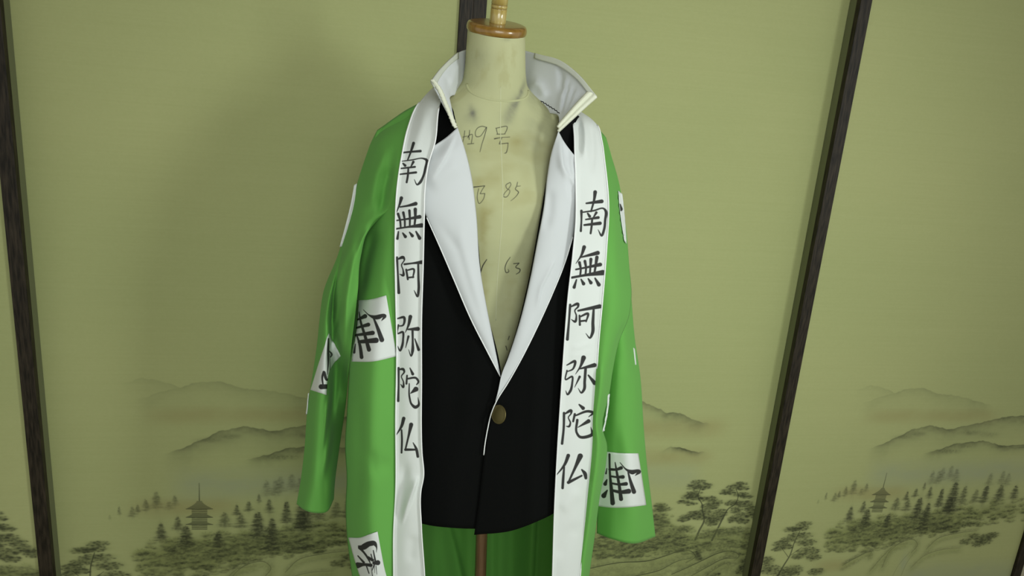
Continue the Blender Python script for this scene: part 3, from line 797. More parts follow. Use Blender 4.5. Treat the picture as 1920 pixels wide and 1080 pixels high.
# print and stains of the linen: ink (R), grey grime (G), amber stains (B)
def form_image():
    w, h = 1536, 1024
    nv, nu = g2.shape[:2]
    u = np.linspace(0, nu - 1, w); v = np.linspace(0, (nv - 1), h)
    i = np.clip(u.astype(int), 0, nu - 2); j = np.clip(v.astype(int), 0, nv - 2)
    fu = (u - i)[None]; fv = (v - j)[:, None]
    def samp(A):
        return ((1 - fv) * ((1 - fu) * A[np.ix_(j, i)] + fu * A[np.ix_(j, i + 1)]) + fv * ((1 - fu) * A[np.ix_(j + 1, i)] + fu * A[np.ix_(j + 1, i + 1)]))
    X, Y = samp(g2[..., 0]), samp(g2[..., 1])
    front = ((np.arange(w) > w * 0.24) & (np.arange(w) < w * 0.76))[None, :]
    ink = ink_mask(X, Y, K_FORM, 0.6) * front
    n = noise(w, h, (80, 50), 3, 4); n2 = noise(w, h, (22, 14), 8, 3)
    grime = np.zeros((h, w)); amber = np.zeros((h, w))
    def sm(A, x, y, rx, ry, a, ang=0.0):
        c, s_ = math.cos(ang), math.sin(ang)
        dx, dy = X - x, Y - y
        d = ((c * dx + s_ * dy) / rx)**2 + ((-s_ * dx + c * dy) / ry)**2
        A += a * np.exp(-d) * (0.5 + n2) * front
    sm(grime, 977, 172, 4.5, 24, .62, 0.36); sm(grime, 962, 200, 9, 20, .55, 0.3); sm(grime, 950, 222, 12, 16, .3); sm(grime, 886, 210, 6, 14, .5, -0.3); sm(grime, 882, 218, 16, 18, .25)
    sm(grime, 900, 108, 22, 18, .16); sm(grime, 1020, 232, 26, 40, .22); sm(grime, 995, 260, 20, 60, .12); sm(grime, 950, 74, 10, 4, .25); sm(grime, 998, 178, 12, 20, .2)
    sm(amber, 938, 108, 8, 20, .4, 0.3); sm(amber, 925, 330, 24, 16, .5); sm(amber, 968, 268, 12, 16, .5); sm(amber, 905, 440, 8, 60, .55); sm(amber, 915, 400, 12, 14, .4); sm(amber, 896, 345, 8, 10, .4)
    sm(amber, 908, 560, 8, 60, .5); sm(amber, 950, 310, 20, 12, .35); sm(amber, 985, 330, 14, 30, .2)
    sm(grime, 985, 450, 16, 60, .18, 0.3); sm(grime, 950, 600, 20, 70, .15)
    amber += np.clip((n - 0.52) * 1.6, 0, 0.35)
    light = np.clip(((n2 * 0.6 + n * 0.4) - 0.5) * 1.2, -0.2, 0.3)
    out = np.stack([ink, np.clip(grime, 0, 1), np.clip(amber + 0.0 * light, 0, 1)], -1)
    return make_image('linen_marks', out, data=True)

def form_mat():
    m, nt, b = new_mat('stained_linen')
    L = nt.links.new
    uv = nd(nt, 'ShaderNodeUVMap'); uv.uv_map = 'UVMap'
    im = nd(nt, 'ShaderNodeTexImage'); im.image = form_image(); im.extension = 'EXTEND'
    sp = nd(nt, 'ShaderNodeSeparateColor')
    L(uv.outputs[0], im.inputs[0]); L(im.outputs[0], sp.inputs[0])
    tc = nd(nt, 'ShaderNodeTexCoord')
    nz = nd(nt, 'ShaderNodeTexNoise'); nz.inputs['Scale'].default_value = 9; nz.inputs['Detail'].default_value = 4
    L(tc.outputs['Object'], nz.inputs['Vector'])
    a = nd(nt, 'ShaderNodeMix', data_type='RGBA'); a.inputs[6].default_value = (0.42, 0.43, 0.235, 1); a.inputs[7].default_value = (0.56, 0.565, 0.325, 1)
    L(nz.outputs['Fac'], a.inputs[0])
    prev = a.outputs[2]
    for ch, col, k in ((2, (0.33, 0.29, 0.11), 0.75), (1, (0.14, 0.14, 0.12), 0.9), (0, (0.03, 0.028, 0.025), 1.0)):
        mul = nd(nt, 'ShaderNodeMath', operation='MULTIPLY'); mul.inputs[1].default_value = k
        L(sp.outputs[ch], mul.inputs[0])
        x = nd(nt, 'ShaderNodeMix', data_type='RGBA'); x.inputs[7].default_value = (*col, 1)
        L(mul.outputs[0], x.inputs[0]); L(prev, x.inputs[6]); prev = x.outputs[2]
    L(prev, b.inputs['Base Color'])
    b.inputs['Roughness'].default_value = 0.8
    b.inputs['Specular IOR Level'].default_value = 0.25
    w1 = nd(nt, 'ShaderNodeTexNoise'); w1.inputs['Scale'].default_value = 700
    L(tc.outputs['Object'], w1.inputs['Vector'])
    bp = nd(nt, 'ShaderNodeBump'); bp.inputs['Strength'].default_value = 0.15; bp.inputs['Distance'].default_value = 0.0006
    L(w1.outputs['Fac'], bp.inputs['Height']); L(bp.outputs[0], b.inputs['Normal'])
    return m
M_linen = form_mat()
body = mesh_obj('torso', FV, grid_faces(len(PR), NT + 1), M_linen, form, np.stack([uu, 1 - vv], -1))
M_seam = cloth('linen_seam', (0.56, 0.57, 0.36), 0.8, var=0.03)
# centre front seam, a raised line on the linen
sp_pts = []
for k in range(18, 92):
    sp_pts.append(FV[k, NT // 2] + np.array([0.0, 0.0002, 0]))
tube('centre_seam', sp_pts, 0.0009, M_seam, form, 6, flat=0.5)
# rolled seam around the neck base
ring = FV[26, :-1] * 1.0
rp = []
for k in range(int(NT * .34), int(NT * .66) + 1):
    q = 22.5 - 4.0 * ((k - NT / 2) / (NT * .16))**2
    rp.append(FV[int(q), k] * (1 - q % 1) + FV[int(q) + 1, k] * (q % 1))
rp = np.array(rp); rp[1:-1] = (rp[:-2] + rp[1:-1] + rp[2:]) / 3
tube('neck_seam', [p + np.array([0, 0.0014, 0]) for p in rp], 0.0024, M_linen, form, 8)

ct = at(axis(60), 60, YC)
R = np.linalg.norm(at(axis(60) + 55, 60, YC) - ct)
capz = ct[2] - 0.0015
lathe('neck_cap', [(R * .90, -.001), (R * .97, .0005), (R, .003), (R * 1.012, .0068), (R * 1.0, .0108), (R * .965, .0140), (R * .90, .0155), (R * .80, .0160), (R * .3, .0162), (.004, .0162)], (ct[0], YC, capz), M_cap, form, 64)
fr = np.linalg.norm(at(axis(20) + 15.2, 20, YC) - at(axis(20), 20, YC))
zf = capz + 0.0158
ftop = at(axis(15), 15, YC)[2] - zf
fin = lathe('finial', [(fr * .97, -.001), (fr, .002), (fr * 1.0, ftop - .0008), (fr * .9, ftop), (fr * 1.0, ftop + .0008), (fr * 1.0, ftop + .0052), (fr * .9, ftop + .006), (fr * 1.0, ftop + .0068), (fr * .98, ftop + .02), (fr * .72, ftop + .03), (fr * .6, ftop + .036), (fr * .8, ftop + .043), (fr * 1.1, ftop + .055), (fr * 1.15, ftop + .066), (fr * .95, ftop + .078), (fr * .5, ftop + .086), (.001, ftop + .088)],
      (at(axis(30), 30, YC)[0] + 0.0012, YC, zf), M_finial, form, 48)
for dz in (0.0, .006):
    lathe('groove', [(fr * .93, ftop + dz - .0005), (fr * .965, ftop + dz), (fr * .93, ftop + dz + .0005)], (at(axis(30), 30, YC)[0] + 0.0012, YC, zf), M_groove, fin, 48)
for o_ in (bpy.data.objects['neck_cap'], fin, bpy.data.objects['groove'], bpy.data.objects['groove.001']):
    T = Matrix.Translation(Vector((ct[0], YC, capz))) @ Matrix.Rotation(TILT, 4, 'X') @ Matrix.Translation(-Vector((ct[0], YC, capz)))
    o_.data.transform(T)
# pole, tapered foot collar and round base out of the frame
p_top = at(axis(895), 895, YC); p_lo = foot_xy
pr_ = np.linalg.norm(at(903 + 10.6, 1040, YC) - at(903, 1040, YC))
dirv = (p_lo - p_top) / np.linalg.norm(p_lo - p_top)
p_end = p_top + dirv * ((p_top[2] - 0.03) / -dirv[2])
tube('pole', [p_top + (p_end - p_top) * t for t in np.linspace(0, 1, 12)], pr_, M_pole, form, 28)
lathe('stand_base', [(.17, 0), (.175, .006), (.172, .018), (.15, .026), (.06, .034), (.035, .045), (.022, .07), (.014, .075)], (p_end[0], YC, 0.0), M_pole, form, 64)

# ================================================================== JACKET (worn on the form, under the robe)
jacket = thing('black_jacket', 'black jacket with white lapels, white stand collar and bronze button, under the robe', 'jacket', (foot_xy[0], YC, 0.62))
gl = coons([(768, 240, -.03), (800, 205, -.028), (826, 186, -.03), (842, 196, -.05), (858, 239, -.079)],
           [(760, 972, -.10), (800, 984, -.113), (850, 990, -.12), (914, 992, -.123)],
           [(768, 240, -.03), (765, 330, -.08), (765, 420, -.10), (762, 700, -.10), (760, 972, -.10)],
           [(858, 239, -.079), (880, 330, -.104), (893, 420, -.113), (908, 560, -.114), (940, 705, -.117), (938, 800, -.119), (926, 900, -.121), (914, 992, -.123)], 30, 90)
u_, v_ = UV(gl)
gl[..., 2] -= 0.010 * np.sin(np.pi * u_) * sst(0, .3, v_) + 0.016 * np.clip(np.sin(np.pi * u_), 0, 1)**.6 * (1 - sst(.06, .3, v_))
fold(gl, [(880, 760), (850, 880), (845, 985)], 22, .004, ends=False)
sheet('front_panel', gl, M_black, jacket)
gr = coons([(1047, 246, -.079), (1056, 226, -.06), (1075, 212, -.035), (1100, 235, -.02)],
           [(889, 1003, -.130), (960, 995, -.132), (1002, 980, -.13), (1041, 961, -.122), (1078, 930, -.10)],
           [(1047, 246, -.079), (1030, 310, -.104), (1014, 400, -.116), (990, 530, -.118), (962, 640, -.122), (940, 704, -.126), (929, 753, -.128), (916, 800, -.128), (907, 860, -.128), (899, 930, -.129), (889, 1003, -.130)],
           [(1100, 235, -.02), (1102, 330, -.07), (1100, 430, -.095), (1092, 700, -.10), (1078, 930, -.10)], 34, 90)
u_, v_ = UV(gr)
gr[..., 2] -= 0.010 * np.sin(np.pi * u_) * sst(0, .3, v_) + 0.016 * np.clip(np.sin(np.pi * u_), 0, 1)**.6 * (1 - sst(.06, .3, v_))
fold(gr, [(1010, 700), (1000, 850), (1000, 975)], 18, .005, ends=False)
sheet('front_panel', gr, M_black, jacket)
gb = coons([(768, 240, -.03), (850, 190, .02), (930, 170, .062), (1010, 195, .03), (1100, 235, -.02)],
           [(760, 965, -.10), (850, 955, .0), (930, 950, .02), (1000, 945, .0), (1078, 925, -.10)],
           [(768, 240, -.03), (765, 330, -.08), (765, 420, -.10), (762, 700, -.10), (760, 965, -.10)],
           [(1100, 235, -.02), (1102, 330, -.07), (1100, 430, -.095), (1092, 700, -.10), (1078, 925, -.10)], 40, 60)
u_, v_ = UV(gb)
gb[..., 2] += 0.20 * np.clip(np.sin(np.pi * u_), 0, 1)**.7 * sst(0, .25, v_) * 0.95 + 0.0
sheet('back_panel', gb, M_black, jacket, side=1)

# lapels
ll = coons([(813, 274, -.108), (836, 258, -.102), (858, 239, -.096)], [(938, 706, -.122), (938.5, 707, -.122), (939, 708, -.122)],
           [(813, 274, -.108), (797, 318, -.115), (789, 360, -.118), (791, 390, -.120), (802, 412, -.121), (822, 458, -.122), (850, 522, -.1235), (885, 603, -.1245), (912, 656, -.1235), (938, 706, -.122)],
           [(858, 239, -.096), (872, 280, -.108), (884, 330, -.112), (893, 400, -.121), (900, 500, -.122), (912, 572, -.1225), (926, 642, -.1225), (939, 708, -.122)], 40, 120)
u_, v_ = UV(ll)
ll[..., 2] -= 0.009 * np.clip(np.sin(np.pi * u_), 0, 1)**.6 * (1 - sst(.75, 1, v_)) * sst(0, .08, v_)
fold(ll, [(858, 245), (832, 300), (806, 340)], 13, .0045, 'crease')
fold(ll, [(862, 400), (868, 470), (905, 590)], 11, .0016)
fold(ll, [(812, 400), (860, 470), (890, 570), (925, 670)], 9, -.0018)
fold(ll, [(800, 350), (830, 330), (870, 300)], 16, .004)
sheet('lapel', ll, M_white, jacket, 0.0022)
lr = coons([(1047, 246, -.096), (1058, 266, -.102), (1079, 294, -.109)], [(929, 753, -.1315), (929.5, 753.5, -.1315), (930, 754, -.1315)],
           [(1047, 246, -.096), (1034, 285, -.108), (1026, 330, -.114), (1020, 385, -.122), (1008, 450, -.1245), (994, 522, -.1265), (975, 601, -.1295), (952, 672, -.131), (940, 704, -.1315), (934, 734, -.1318), (929, 753, -.1315)],
           [(1079, 294, -.109), (1084, 350, -.118), (1083, 410, -.119), (1076, 440, -.120), (1060, 490, -.1225), (1036, 550, -.1255), (1008, 612, -.1285), (977, 674, -.1305), (951, 720, -.1315), (930, 754, -.1315)], 40, 120)
u_, v_ = UV(lr)
lr[..., 2] -= 0.008 * np.clip(np.sin(np.pi * u_), 0, 1)**.6 * (1 - sst(.72, .95, v_)) * sst(0, .08, v_)
fold(lr, [(1050, 250), (1056, 310), (1080, 350)], 9, .006, 'crease')
fold(lr, [(1062, 270), (1066, 320), (1074, 380)], 6, -.004)
fold(lr, [(1032, 350), (1030, 400), (1020, 440)], 10, -.003)
fold(lr, [(1045, 480), (1015, 540), (1005, 590)], 6, .0025, 'crease')
fold(lr, [(1010, 470), (985, 560), (955, 660)], 9, .0016)
sheet('lapel', lr, M_white, jacket, 0.0022)
def piping(px_pts, r, mat, parent, n=60, name='piping'):
    P = spline(px_pts, n)
    return tube(name, to_world(P), r, mat, parent, 6)
piping([(800, 408, -.1235), (822, 457, -.1245), (850, 522, -.1255), (885, 603, -.1265), (912, 656, -.1255), (938, 706, -.124)], 0.0009, M_piping, jacket)
piping([(1074, 444, -.1225), (1060, 490, -.1245), (1036, 550, -.1275), (1008, 612, -.1305), (977, 674, -.1325), (951, 720, -.1335), (931, 752, -.1335), (921, 776, -.132), (914, 806, -.1305), (909, 835, -.130), (907, 853, -.130)], 0.0010, M_piping, jacket, 100)

# stand collar
NC = 90
ctop = spline([(809, 152, -.078), (826, 130, -.052), (848, 109, -.02), (872, 94, .022), (930, 84, .080), (983, 95, .036), (1012, 103, .008), (1050, 114, -.024), (1086, 142, -.056), (1119, 181, -.088)], NC, t=np.linspace(0, 1, 10))
cbot = spline([(855, 238, -.088), (847, 202, -.071), (845, 181, -.050), (872, 176, .004), (930, 160, .070), (978, 172, .034), (994, 190, -.004), (1020, 209, -.028), (1046, 216, -.056), (1047, 246, -.088)], NC, t=np.linspace(0, 1, 10))
tt = np.linspace(0, 1, 26)[:, None, None]
gc = ctop[None] * (1 - tt) + cbot[None] * tt
uC, vC = UV(gc)
gc[..., 2] += 0.010 * np.sin(np.pi * vC) * sst(.5, .75, uC) * (1 - sst(.9, 1., uC))
fold(gc, [(1066, 140), (1054, 185), (1049, 216)], 7, .0065, 'crease')
fold(gc, [(1074, 150), (1063, 190), (1053, 224)], 3.5, .005)
fold(gc, [(1086, 160), (1071, 195), (1056, 228)], 4, .005)
fold(gc, [(1050, 120), (1053, 150), (1052, 180)], 6, -.006)
fold(gc, [(995, 150), (1012, 160), (1025, 185)], 9, .007)
fold(gc, [(860, 115), (854, 140), (848, 165)], 6, .006)
fold(gc, [(838, 140), (840, 165), (846, 190)], 5, -.004)
collar = sheet('stand_collar', gc, M_white, jacket, 0.003)
M_grey_hem = cloth('grey_collar_edge', (0.58, 0.60, 0.52), 0.8, var=0.15)
# stitched top edge and raw canvas front edges of the collar
def strip_from(gt, gb_, nv=5):
    t = np.linspace(0, 1, nv)[:, None, None]
    return gt[None] * (1 - t) + gb_[None] * t
ia = slice(56, NC)
e1 = ctop[ia].copy(); e2 = (ctop[ia] * .90 + cbot[ia] * .10).copy()
e1[:, 2] -= .0035; e2[:, 2] -= .0035; e1[:, 1] -= 1.0
h1 = sheet('collar_edge', strip_from(e1, e2), M_grey_hem, jacket, 0.003)
h1['label'] = 'greyish stitched upper edge of the collar'
ia = slice(0, 27)
e1 = ctop[ia].copy(); e2 = (ctop[ia] * .86 + cbot[ia] * .14).copy()
e1[:, 2] -= .003; e2[:, 2] -= .003; e1[:, 1] -= 1
h1 = sheet('collar_edge', strip_from(e1, e2), M_grey_hem, jacket, 0.003)
h1['label'] = 'greyish stitched upper edge of the collar'
hl = coons([(807, 150, -.083), (812, 149, -.083), (818, 153, -.081)], [(848, 236, -.092), (853, 239, -.092), (858, 238, -.09)],
           [(807, 150, -.083), (818, 166, -.081), (831, 194, -.085), (848, 236, -.092)], [(818, 153, -.081), (827, 165, -.079), (840, 195, -.082), (858, 238, -.09)], 8, 30)
hl[..., 0] += 0.8 * np.sin(hl[..., 1] * 0.9)
hl[..., 2] -= .002 * np.sin(np.pi * UV(hl)[0])
sheet('collar_hem', hl, M_cream, jacket, 0.004)['label'] = 'raw cream canvas front edge of the collar'
hr = coons([(1046, 232, -.090), (1047, 240, -.092), (1048, 249, -.092)], [(1101, 171, -.087), (1112, 175, -.089), (1120, 183, -.093)],
           [(1046, 232, -.090), (1060, 216, -.088), (1080, 193, -.087), (1101, 171, -.087)], [(1048, 249, -.092), (1066, 232, -.091), (1092, 208, -.091), (1120, 183, -.093)], 12, 30)
uH, vH = UV(hr)
hr[..., 2] -= .0035 * np.abs(np.sin(2 * np.pi * uH))
o = sheet('collar_hem', hr[:, ::-1], M_cream, jacket, 0.004); o['label'] = 'raw cream canvas front edge of the collar'
cs = spline([(1014, 189, -.040), (1022, 194, -.046), (1031, 200, -.054), (1042, 207, -.063), (1049, 213, -.068)], 24)
cs[:, 1] += 1.2 * np.sin(np.arange(24) * 1.9)
tube('collar_stitching', to_world(cs), 0.0008, M_black, jacket, 5)['label'] = 'dark hand stitching along the collar base'
# bronze button
bc = at(935, 777, YC - .143)
m_br, nt_, b_ = new_mat('dull_bronze')
b_.inputs['Base Color'].default_value = (0.13, 0.105, 0.035, 1); b_.inputs['Metallic'].default_value = 0.55; b_.inputs['Roughness'].default_value = 0.42
def button():
    prof_ = [(0.0, .0026), (.004, .0025), (.009, .0021), (.0130, .0014), (.0150, .0009), (.0158, .0012), (.0166, .0006), (.0168, -.0004), (.016, -.0014), (.0, -.0016)]
    V = []; sg = 40
    for r, z in prof_:
        for k in range(sg):
            w = 2 * math.pi * k / sg
            V.append((r * math.cos(w), r * math.sin(w), z))
    me_o = mesh_obj('button', V, grid_faces(len(prof_), sg, True), m_br, None)
    bm = bmesh.new(); bm.from_mesh(me_o.data); bmesh.ops.remove_doubles(bm, verts=bm.verts, dist=1e-6); bmesh.ops.recalc_face_normals(bm, faces=bm.faces)
    n = Vector((-0.80, -0.55, 0.26)).normalized()
    rot = n.to_track_quat('Z', 'Y').to_matrix().to_4x4()
    bmesh.ops.transform(bm, matrix=Matrix.Translation(Vector(bc)) @ rot, verts=bm.verts)
    bm.to_mesh(me_o.data); bm.free()
    me_o.parent = jacket
    me_o.matrix_parent_inverse = Matrix.Translation(-Vector(jacket.location))
    me_o['label'] = 'round bronze button tilted to one side'
    return me_o
bt = button()
tube('button_shank', [bc + np.array([.001, .001, 0]), at(934, 777, YC - .126)], 0.0022, m_br, bt, 8)

# ================================================================== ROBE
robe = thing('green_robe', 'open green robe with white lettered front bands and patches, over the black jacket', 'robe', (foot_xy[0], YC, 0.2))
LEFT_EDGE = [(707, 246, .0), (690, 300, -.0), (674, 420, -.005), (664, 550, -.005), (655, 690, -.05), (650, 780, -.06), (647, 830, -.06), (650, 900, -.06), (648, 950, -.06), (650, 1000, -.06), (660, 1080, -.06), (690, 1300, -.05)]
RIGHT_EDGE = [(1135, 258, .005), (1160, 340, .0), (1173, 420, -.005), (1180, 500, -.02), (1184, 560, -.045), (1179, 594, -.06), (1161, 640, -.068), (1150, 690, -.07), (1143, 737, -.07), (1131, 808, -.07), (1138, 832, -.07), (1136, 870, -.07), (1125, 930, -.07), (1116, 1000, -.065), (1105, 1080, -.06), (1090, 1300, -.05)]
fl_ = coons([(707, 246, .0), (735, 224, -.012), (782, 196, -.02), (802, 190, -.02)], [(690, 1300, -.05), (715, 1300, -.12), (744, 1300, -.145)],
            LEFT_EDGE, [(802, 190, -.02), (778, 240, -.062), (757, 350, -.118), (752, 450, -.128), (752, 600, -.130), (752, 850, -.133), (748, 1000, -.138), (746, 1080, -.14), (744, 1300, -.143)], 48, 150)
u_, v_ = UV(fl_)
fl_[..., 2] += .015 * u_**1.5 * sst(.14, .24, v_) - 0.030 * np.sin(np.pi * u_**.75) * sst(.15, .4, v_)
fold(fl_, [(715, 560), (700, 760), (690, 950), (700, 1080)], 26, .006, ends=False)
fold(fl_, [(672, 720), (676, 850), (668, 980)], 12, -.006)
fold(fl_, [(690, 840), (705, 880), (738, 860)], 14, -.006)
fold(fl_, [(704, 425), (688, 490), (676, 560)], 9, -.014)
fold(fl_, [(735, 400), (722, 480), (712, 560)], 14, .007)
fold(fl_, [(712, 412), (724, 350), (736, 300)], 8, -.010)
sheet('front_panel', fl_, M_green, robe)
fr_ = coons([(1103, 226, -.02), (1120, 238, -.012), (1135, 258, .005)], [(1062, 1300, -.145), (1078, 1300, -.11), (1090, 1300, -.05)],
            [(1103, 226, -.02), (1123, 300, -.075), (1131, 380, -.112), (1127, 470, -.126), (1120, 560, -.130), (1112, 650, -.131), (1108, 730, -.132), (1102, 850, -.134), (1093, 960, -.138), (1078, 1080, -.14), (1062, 1300, -.143)],
            RIGHT_EDGE, 44, 150)
u_, v_ = UV(fr_)
fr_[..., 2] += .015 * (1 - u_)**1.5 * sst(.14, .24, v_) - 0.024 * np.sin(np.pi * u_**1.2) * sst(.08, .3, v_)
fold(fr_, [(1150, 310), (1166, 430), (1172, 560)], 8, -.006)
fold(fr_, [(1178, 592), (1165, 606), (1152, 640), (1140, 700)], 9, .007, 'crease')
fold(fr_, [(1128, 700), (1126, 850), (1112, 1000)], 9, .005, ends=False)
sheet('front_panel', fr_, M_green, robe)
bk = coons([(707, 246, .0), (735, 225, -.008), (782, 198, -.008), (814, 170, .022), (866, 160, .066), (930, 155, .082), (1000, 166, .066), (1084, 214, .016), (1120, 240, -.002), (1135, 258, .005)],
           [(690, 1300, -.05), (760, 1240, .06), (900, 1215, .085), (1020, 1240, .06), (1090, 1300, -.05)], LEFT_EDGE, RIGHT_EDGE, 110, 150)
u_, v_ = UV(bk)
bk[..., 2] += (0.05 * sst(0, .12, v_) + .14 * sst(.08, .5, v_)) * np.clip(np.sin(np.pi * u_), 0, 1)**.55
fold(bk, [(1004, 930), (1000, 1010), (996, 1090), (996, 1250)], 16, .028, 'crease', ends=False)
fold(bk, [(836, 960), (852, 1020), (872, 1100)], 20, -.02, 'crease', ends=False)
fold(bk, [(960, 960), (958, 1120)], 16, -.02, ends=False)
fold(bk, [(925, 960), (922, 1120)], 10, -.015, ends=False)
fold(bk, [(880, 940), (882, 1120)], 14, .02, ends=False)
fold(bk, [(812, 960), (815, 1120)], 14, -.015, ends=False)
sheet('back_panel', bk, M_green, robe, side=1)

def sleeve(rows, nfront, nrows, backd=.055, folds=()):
    K = len(rows)
    tpos = np.array([0.0] + list(np.cumsum([abs(rows[k + 1][0][1] - rows[k][0][1]) + 1 for k in range(K - 1)])))
    tpos /= tpos[-1]
    F = np.array([spline(r, nfront) for r in rows])                 # K x nfront x 3
    nb = nfront // 2
    B = []
    for r in rows:
        a, b = np.array(r[-1]), np.array(r[0])
        m1, m2, m3 = a * .88 + b * .12, (a + b) / 2, a * .12 + b * .88
        m1[2] = max(a[2], m1[2]) + backd * .55; m2[2] += backd; m3[2] = max(b[2], m3[2]) + backd * .55
        B.append(spline([a, m1, m2, m3, b], nb + 2)[1:-1])
    A = np.concatenate([F, np.array(B)], 1)
    out = np.stack([spline(A[:, k], nrows, t=tpos) for k in range(A.shape[1])], 1)
    fr2 = out[:, :nfront].copy()
    for args in folds:
        fold(fr2, *args)
    taper = np.sin(np.linspace(0, np.pi, nfront))[None] ** .5
    out[:, :nfront, 2] = out[:, :nfront, 2] + (fr2[..., 2] - out[:, :nfront, 2]) * taper
    return out
SL = sleeve([
    [(707, 244, .025), (720, 235, .012), (738, 223, .002), (760, 209, -.010), (784, 195, -.022)],
    [(697, 264, .005), (714, 257, -.028), (736, 248, -.044), (756, 241, -.054), (776, 236, -.064)],
    [(683, 302, .0), (700, 300, -.048), (722, 299, -.072), (742, 298, -.090), (766, 296, -.108)],
    [(668, 350, .0), (688, 350, -.052), (712, 350, -.076), (732, 350, -.100), (757, 350, -.122)],
    [(659, 388, .0), (680, 388, -.056), (704, 387, -.080), (724, 384, -.092), (752, 378, -.105)],
    [(651, 424, .0), (668, 424, -.058), (684, 422, -.082), (698, 418, -.086), (709, 412, -.080)],
    [(642, 452, .0), (658, 452, -.060), (670, 450, -.082), (680, 446, -.092), (687, 440, -.088)],
    [(632, 482, .0), (646, 482, -.058), (658, 481, -.074), (668, 480, -.090), (677, 479, -.084)],
    [(607, 545, .0), (620, 545, -.052), (634, 545, -.058), (654, 545, -.084), (671, 545, -.080)],
    [(599, 600, .0), (609, 600, -.050), (617, 600, -.048), (622, 600, -.024), (630, 600, -.042), (646, 600, -.078), (665, 600, -.074)],
    [(595, 640, .0), (606, 640, -.052), (616, 640, -.052), (621, 640, -.020), (630, 640, -.028), (645, 640, -.066), (660, 640, -.066)],
    [(588, 690, .0), (602, 690, -.054), (613, 690, -.057), (618, 690, -.046), (623, 690, -.004), (640, 690, .004), (655, 690, -.040)],
    [(577, 760, .0), (594, 760, -.055), (609, 760, -.059), (615, 760, -.051), (620, 760, -.006), (634, 760, .016), (648, 760, .03)],
    [(570, 850, .0), (588, 850, -.055), (606, 850, -.060), (614, 850, -.054), (620, 850, -.018), (628, 850, .006), (635, 850, .022)],
    [(563, 905, .0), (582, 905, -.055), (606, 905, -.058), (621, 905, -.038), (628, 905, -.010)],
    [(556, 945, .0), (572, 957, -.050), (592, 962, -.058), (612, 960, -.052), (626, 936, -.012)]], 60, 220,
    folds=[([(646, 450), (632, 510), (624, 560), (619, 618)], 6, -.016), ([(645, 455), (633, 510), (625, 553), (620, 600)], 2.6, -.010), ([(636, 490), (617, 555), (606, 620)], 7, .006), ([(692, 400), (705, 330), (732, 258)], 10, .012),
           ([(712, 412), (724, 350), (736, 300)], 8, -.014), ([(660, 400), (655, 470), (640, 520)], 10, .008),
           ([(735, 410), (742, 330), (752, 260)], 8, .005), ([(668, 430), (650, 560), (645, 640)], 8, .010), ([(640, 560), (636, 600), (622, 625)], 6, -.008),
           ([(690, 425), (676, 470), (672, 540)], 6, .008), ([(590, 640), (580, 760), (572, 850)], 8, .004)])
sheet('sleeve', SL, M_green, robe, 0.0015, wrap=True)
SR = sleeve([
    [(1112, 262, .012), (1122, 264, .004), (1130, 268, .002), (1136, 272, .008)],
    [(1116, 340, .01), (1132, 340, -.008), (1148, 340, -.008), (1159, 342, .010)],
    [(1118, 420, .0), (1138, 420, -.022), (1158, 420, -.022), (1172, 420, .012)],
    [(1122, 500, -.01), (1142, 500, -.03), (1164, 500, -.032), (1180, 500, .010)],
    [(1126, 560, -.01), (1146, 560, -.038), (1168, 560, -.038), (1184, 560, .008)],
    [(1128, 640, -.01), (1150, 640, -.044), (1174, 640, -.046), (1191, 640, .006)],
    [(1124, 700, -.01), (1150, 700, -.046), (1180, 700, -.048), (1200, 700, .004)],
    [(1120, 800, -.01), (1150, 800, -.046), (1184, 800, -.050), (1207, 800, .004)],
    [(1120, 870, -.01), (1155, 870, -.046), (1190, 870, -.050), (1213, 870, .004)],
    [(1120, 940, -.01), (1155, 945, -.046), (1195, 946, -.050), (1222, 944, .004)],
    [(1119, 1000, -.008), (1148, 1011, -.042), (1192, 1019, -.046), (1229, 1006, .004)]], 44, 150,
    folds=[([(1190, 620), (1196, 760), (1205, 850)], 7, .006), ([(1160, 660), (1152, 760), (1150, 840)], 12, .006), ([(1180, 700), (1180, 800), (1190, 860)], 9, -.005)])
sheet('sleeve', SR, M_green, robe, 0.0015, wrap=True)

# lettered front bands
BL = coons([(812, 164, .018), (824, 162, .012), (838, 166, .006)], [(738, 1300, -.152), (766, 1300, -.152), (796, 1300, -.15)],
           [(812, 164, .018), (796, 180, -.010), (782, 198, -.036), (765, 240, -.072), (754, 290, -.102), (745, 350, -.124), (741, 450, -.133), (742, 550, -.135), (744, 650, -.136), (742, 780, -.137), (742, 920, -.140), (738, 1000, -.143), (738, 1080, -.146), (738, 1300, -.150)],
           [(838, 166, .006), (832, 178, -.024), (826, 192, -.054), (815, 268, -.112), (803, 308, -.121), (797, 350, -.129), (795, 410, -.134), (793, 500, -.135), (790, 600, -.136), (790, 700, -.137), (791, 850, -.139), (794, 893, -.140), (789, 920, -.141), (790, 990, -.143), (796, 1080, -.146), (796, 1300, -.150)], 30, 240)
def band_edges(g):
    u_, v_ = UV(g)
    g[..., 2] -= 0.0022 * (1 - sst(.05, .11, u_)) + 0.0022 * sst(.89, .95, u_)
    g[..., 2] -= 0.004 * np.sin(np.pi * u_)
    return g
band_edges(BL)
u_, v_ = UV(BL); BL[..., 2] += .013 * (1 - u_) * sst(.14, .25, v_)
fold(BL, [(786, 890), (772, 930), (752, 985)], 9, .010, 'crease')
fold(BL, [(762, 860), (752, 940), (748, 990)], 9, -.006)
fold(BL, [(800, 200), (785, 250), (770, 300)], 10, .003)
fold(BL, [(775, 1000), (770, 1060)], 10, -.003)
M_bl = cloth('white_band_lettered', WHITE, 0.75, var=0.03, image=grid_image('ink_band', BL, 128, 2600, K_LEFT))
o = sheet('front_band', BL, [M_bl, M_band], robe, 0.0022); o['label'] = 'white band with a column of black brushed characters'
